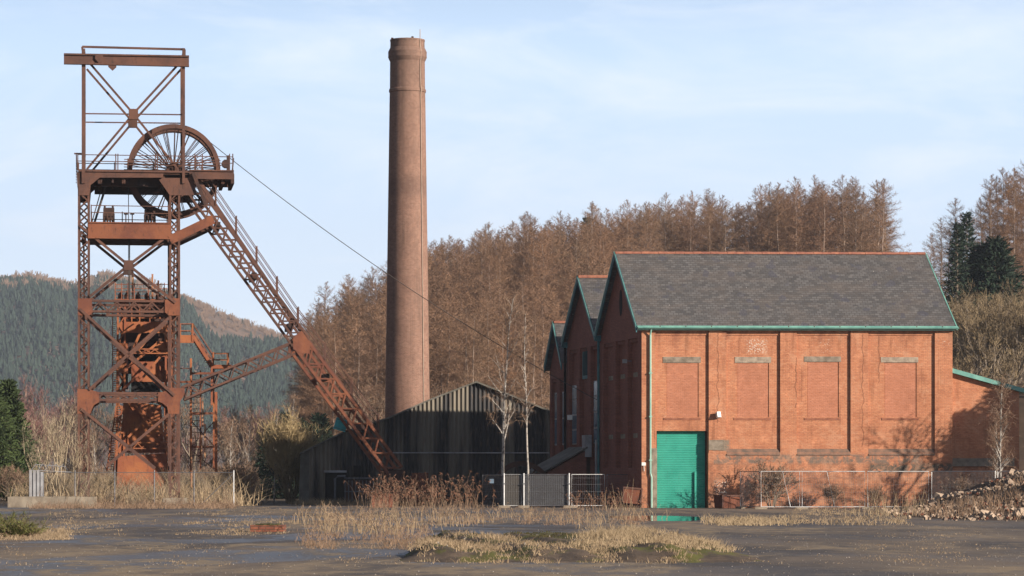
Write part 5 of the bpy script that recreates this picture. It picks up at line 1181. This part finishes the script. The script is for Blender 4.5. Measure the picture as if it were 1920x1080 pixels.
patch('dry_grass', 'grass at the foot of the green gorse bush', (-20, 125, 992, 1013), 500, .06, .2, .010, 'straw', tuft=9)
patch('undergrowth', 'dead weeds along the foot of the brick hall', (1340, 1900, 946, 952), 500, .1, .5, .014, 'bramble', tuft=6, cat='undergrowth')
# gorse bush, left foreground
gb = thing('gorse_bush', 'green and tawny gorse bush at the left edge of the yard', 'bush', (P_at(28, 84), 84, 0)); m1 = MB(); m2 = MB()
for k in range(170):
    a = gr.uniform(0, 6.28); el = gr.uniform(.25, 1.4); L = gr.uniform(.35, .95); d = Vector((math.cos(a)*math.cos(el)*1.15, math.sin(a)*math.cos(el), math.sin(el)*.8)); b = Vector((gr.gauss(0, .22), gr.gauss(0, .2), 0)); m1.tube([b, b+d*L*.6, b+d*L+Vector((0, 0, -.04))], .008, 3, .003)
    for j in range(26): o = b+d*L*gr.uniform(.35, 1); rib(m2, o, o+(d*.5+rv(gr, .8))*.13, .016, gr)
m1.build('stem', M['bramble'], gb, fix=False); m2.build('foliage', M['fern'], gb, fix=False)
# dead arching stalks (knotweed and bracken)
def stalk_patch(name, label, items, mat_s, mat_l, h0, h1, n, spread, leaf=.07, leaves=14, cat='undergrowth', arch=.5):
    m1 = MB(); m2 = MB()
    for (px_, Y) in items:
        for k in range(n):
            X = P_at(px_, Y)+gr.gauss(0, spread); y = Y+gr.gauss(0, spread*2.2); L = gr.uniform(h0, h1); a = gr.uniform(0, 6.28); d = Vector((gr.gauss(0, .22), gr.gauss(0, .22), 1)).normalized(); p = Vector((X, y, 0)); pts = [p]
            bend = Vector((math.cos(a), math.sin(a)*.6, -.35))*gr.uniform(.1, arch)
            for j in range(6): d = (d+bend*(j/5)*.9).normalized(); pts.append(pts[-1]+d*(L/6))
            m1.tube(pts, .010, 3, .004)
            for j in range(leaves): 
                o = pts[gr.randint(3, 6)]; rib(m2, o, o+Vector((gr.uniform(-1, 1), gr.uniform(-1, 1), gr.uniform(-1.3, .5)))*leaf, leaf*.35, gr)
    r_ = thing(name, label, cat, (0, 0, 0)); r_['kind'] = 'stuff'; m1.build('stalks', M[mat_s], r_, fix=False); m2.build('dead_leaves', M[mat_l], r_, fix=False); return r_
stalk_patch('dead_bracken', 'orange brown arching bracken in front of the ruined brick pier', [(735, 166), (760, 160), (800, 168), (830, 158), (858, 160), (880, 163), (720, 170), (700, 168)], 'bramble', 'bracken', .8, 2.1, 26, .55, .16, 12)
stalk_patch('dead_bracken', 'rusty bracken clump left of the tilted rusty tank', [(1110, 156), (1140, 158), (1165, 155), (1090, 160)], 'bramble', 'bracken', .4, 1.2, 18, .5, .13, 8)
stalk_patch('dead_stalks', 'thicket of dead arching stalks in the middle of the yard', [(620, 92), (660, 90), (700, 92), (740, 88), (690, 105), (640, 110), (600, 118), (770, 100), (850, 104), (900, 112), (820, 118), (740, 122), (570, 110)], 'straw', 'bramble', .3, .85, 30, .42, .05, 10, arch=.7)
stalk_patch('dead_stalks', 'low dead stalks between the mound and the middle fence', [(960, 128), (1010, 120), (1060, 115), (1110, 110), (1160, 120), (1200, 124), (1130, 100)], 'straw', 'bramble', .25, .7, 20, .5, .05, 7)
stalk_patch('dead_stalks', 'straw coloured upright stalks left of the rubble', [(1660, 135), (1690, 138), (1640, 130), (1715, 132)], 'strawpale', 'bramble', .4, 1.3, 22, .5, .05, 5, arch=.3)
stalk_patch('dead_stalks', 'dead stalks before the chain link fence and brambles', [(90+28*k, 174) for k in range(13)], 'bramble', 'bramble', .5, 1.7, 12, .5, .07, 6, arch=.4)
stalk_patch('dead_stalks', 'bare upright stalks before the tilted rusty tank', [(1150, 150), (1172, 152)], 'strawpale', 'bramble', .7, 1.7, 5, .25, .04, 4, arch=.2)
# rubble heap right
def heap_h(X, Y):
    e = smooth(16.2, 24.5, X)*(1-.0*X); f_ = smooth(117, 128, Y)*smooth(158, 142, Y); return 1.75*e*f_*(1+.12*math.sin(X*2.1+Y*.3)+.08*math.sin(X*5+Y*.8))
m = MB()
for j in range(41):
    for i in range(51): X = 15.5+16*i/50; Y = 114+46*j/40; m.v.append((X, Y, heap_h(X, Y)-.03+gr.uniform(-.03, .03)))
for j in range(40):
    for i in range(50): a = j*51+i; m.f.append((a, a+1, a+52, a+51))
tag(m.build('earth_bank', M['soil'], smooth=True), kind='structure')
def stones(name, label, n, fn, s0, s1, mat, cat='rubble'):
    m = MB(); r = random.Random(n)
    for k in range(n):
        X, Y, z = fn(r); s = s0+(s1-s0)*r.random()**2.5; b = len(m.v)
        q = [Vector(v).normalized()*s*r.uniform(.6, 1.15) for v in ((1, 0, 0), (-1, 0, 0), (0, 1, 0), (0, -1, 0), (0, 0, .8), (0, 0, -.6), (.7, .7, .5), (-.7, .6, .4))]
        rot = Quaternion((r.random(), r.random(), r.random(), r.random()+.01)).normalized()
        m.v += [tuple(rot @ v+Vector((X, Y, z+s*.25))) for v in q]
        for f_ in ((4, 0, 6), (4, 6, 2), (4, 2, 7), (4, 7, 1), (4, 1, 3), (4, 3, 0), (5, 6, 0), (5, 2, 6), (5, 7, 2), (5, 1, 7), (5, 3, 1), (5, 0, 3)): m.f.append(tuple(b+i for i in f_))
    return tag(m.build(name, M[mat], fix=False), label, cat, kind='stuff')
def on_heap(r):
    while 1:
        X = r.uniform(16.2, 27); Y = r.uniform(116, 142); z = heap_h(X, Y)
        if z > .04 or r.random() < .05: return X, Y, z
stones('rubble', 'heap of broken stone and brick at the right edge of the yard', 2300, on_heap, .04, .16, 'stone')
def rub2(r): X, Y, z = on_heap(r); return X, Y, z
stones('brick_rubble', 'orange brick fragments in the rubble heap', 420, rub2, .05, .13, 'brickruin')
def heap_big(r):
    X, Y, z = on_heap(r); return X, Y, z
stones('rubble', 'larger stone lumps lying among the small rubble at the right', 110, heap_big, .12, .30, 'stone')
m_ = MB()
for k in range(1500):
    X, Y, z = on_heap(gr)
    if Y > 132 or gr.random() > .35+.7*smooth(20, 25, X): continue
    for j in range(9): gtri(m_, X+gr.gauss(0, .15), Y+gr.gauss(0, .3), z, gr.uniform(.15, .55), .012, .2, gr)
tag(m_.build('dry_grass', M['bramble'], fix=False), 'dead brown grass growing over the rubble heap', 'grass', kind='stuff')
def yard_pt(r):
    Y = 1/r.uniform(1/150, 1/50); return (r.uniform(-20, 980*2)-CX)/F*Y, Y, 0
stones('gravel', 'loose stone chips scattered over the old asphalt', 4200, yard_pt, .004, .020, 'pebble', 'gravel')
def mound_pt(r): X = r.uniform(-1.6, 4); Y = r.uniform(62, 80); return X, Y, mound_h(X, Y)
stones('gravel', 'stone lumps lying on the mossy mound', 60, mound_pt, .015, .06, 'pebble', 'gravel')
# ---------------------------------------------------------------- air
HAZE = .00012
hz = MB(); hz.box(-900, 900, -30, 3200, -1.5, 260); t = NT('haze_air'); t.t.nodes.remove(t.b); pv = t.n('VolumePrincipled'); pv.inputs['Density'].default_value = HAZE; pv.inputs['Color'].default_value = (.80, .88, 1, 1); pv.inputs['Anisotropy'].default_value = .2; t.t.links.new(pv.outputs[0], t.out.inputs['Volume'])
HZ = hz.build('haze', t.m); tag(HZ, kind='stuff')
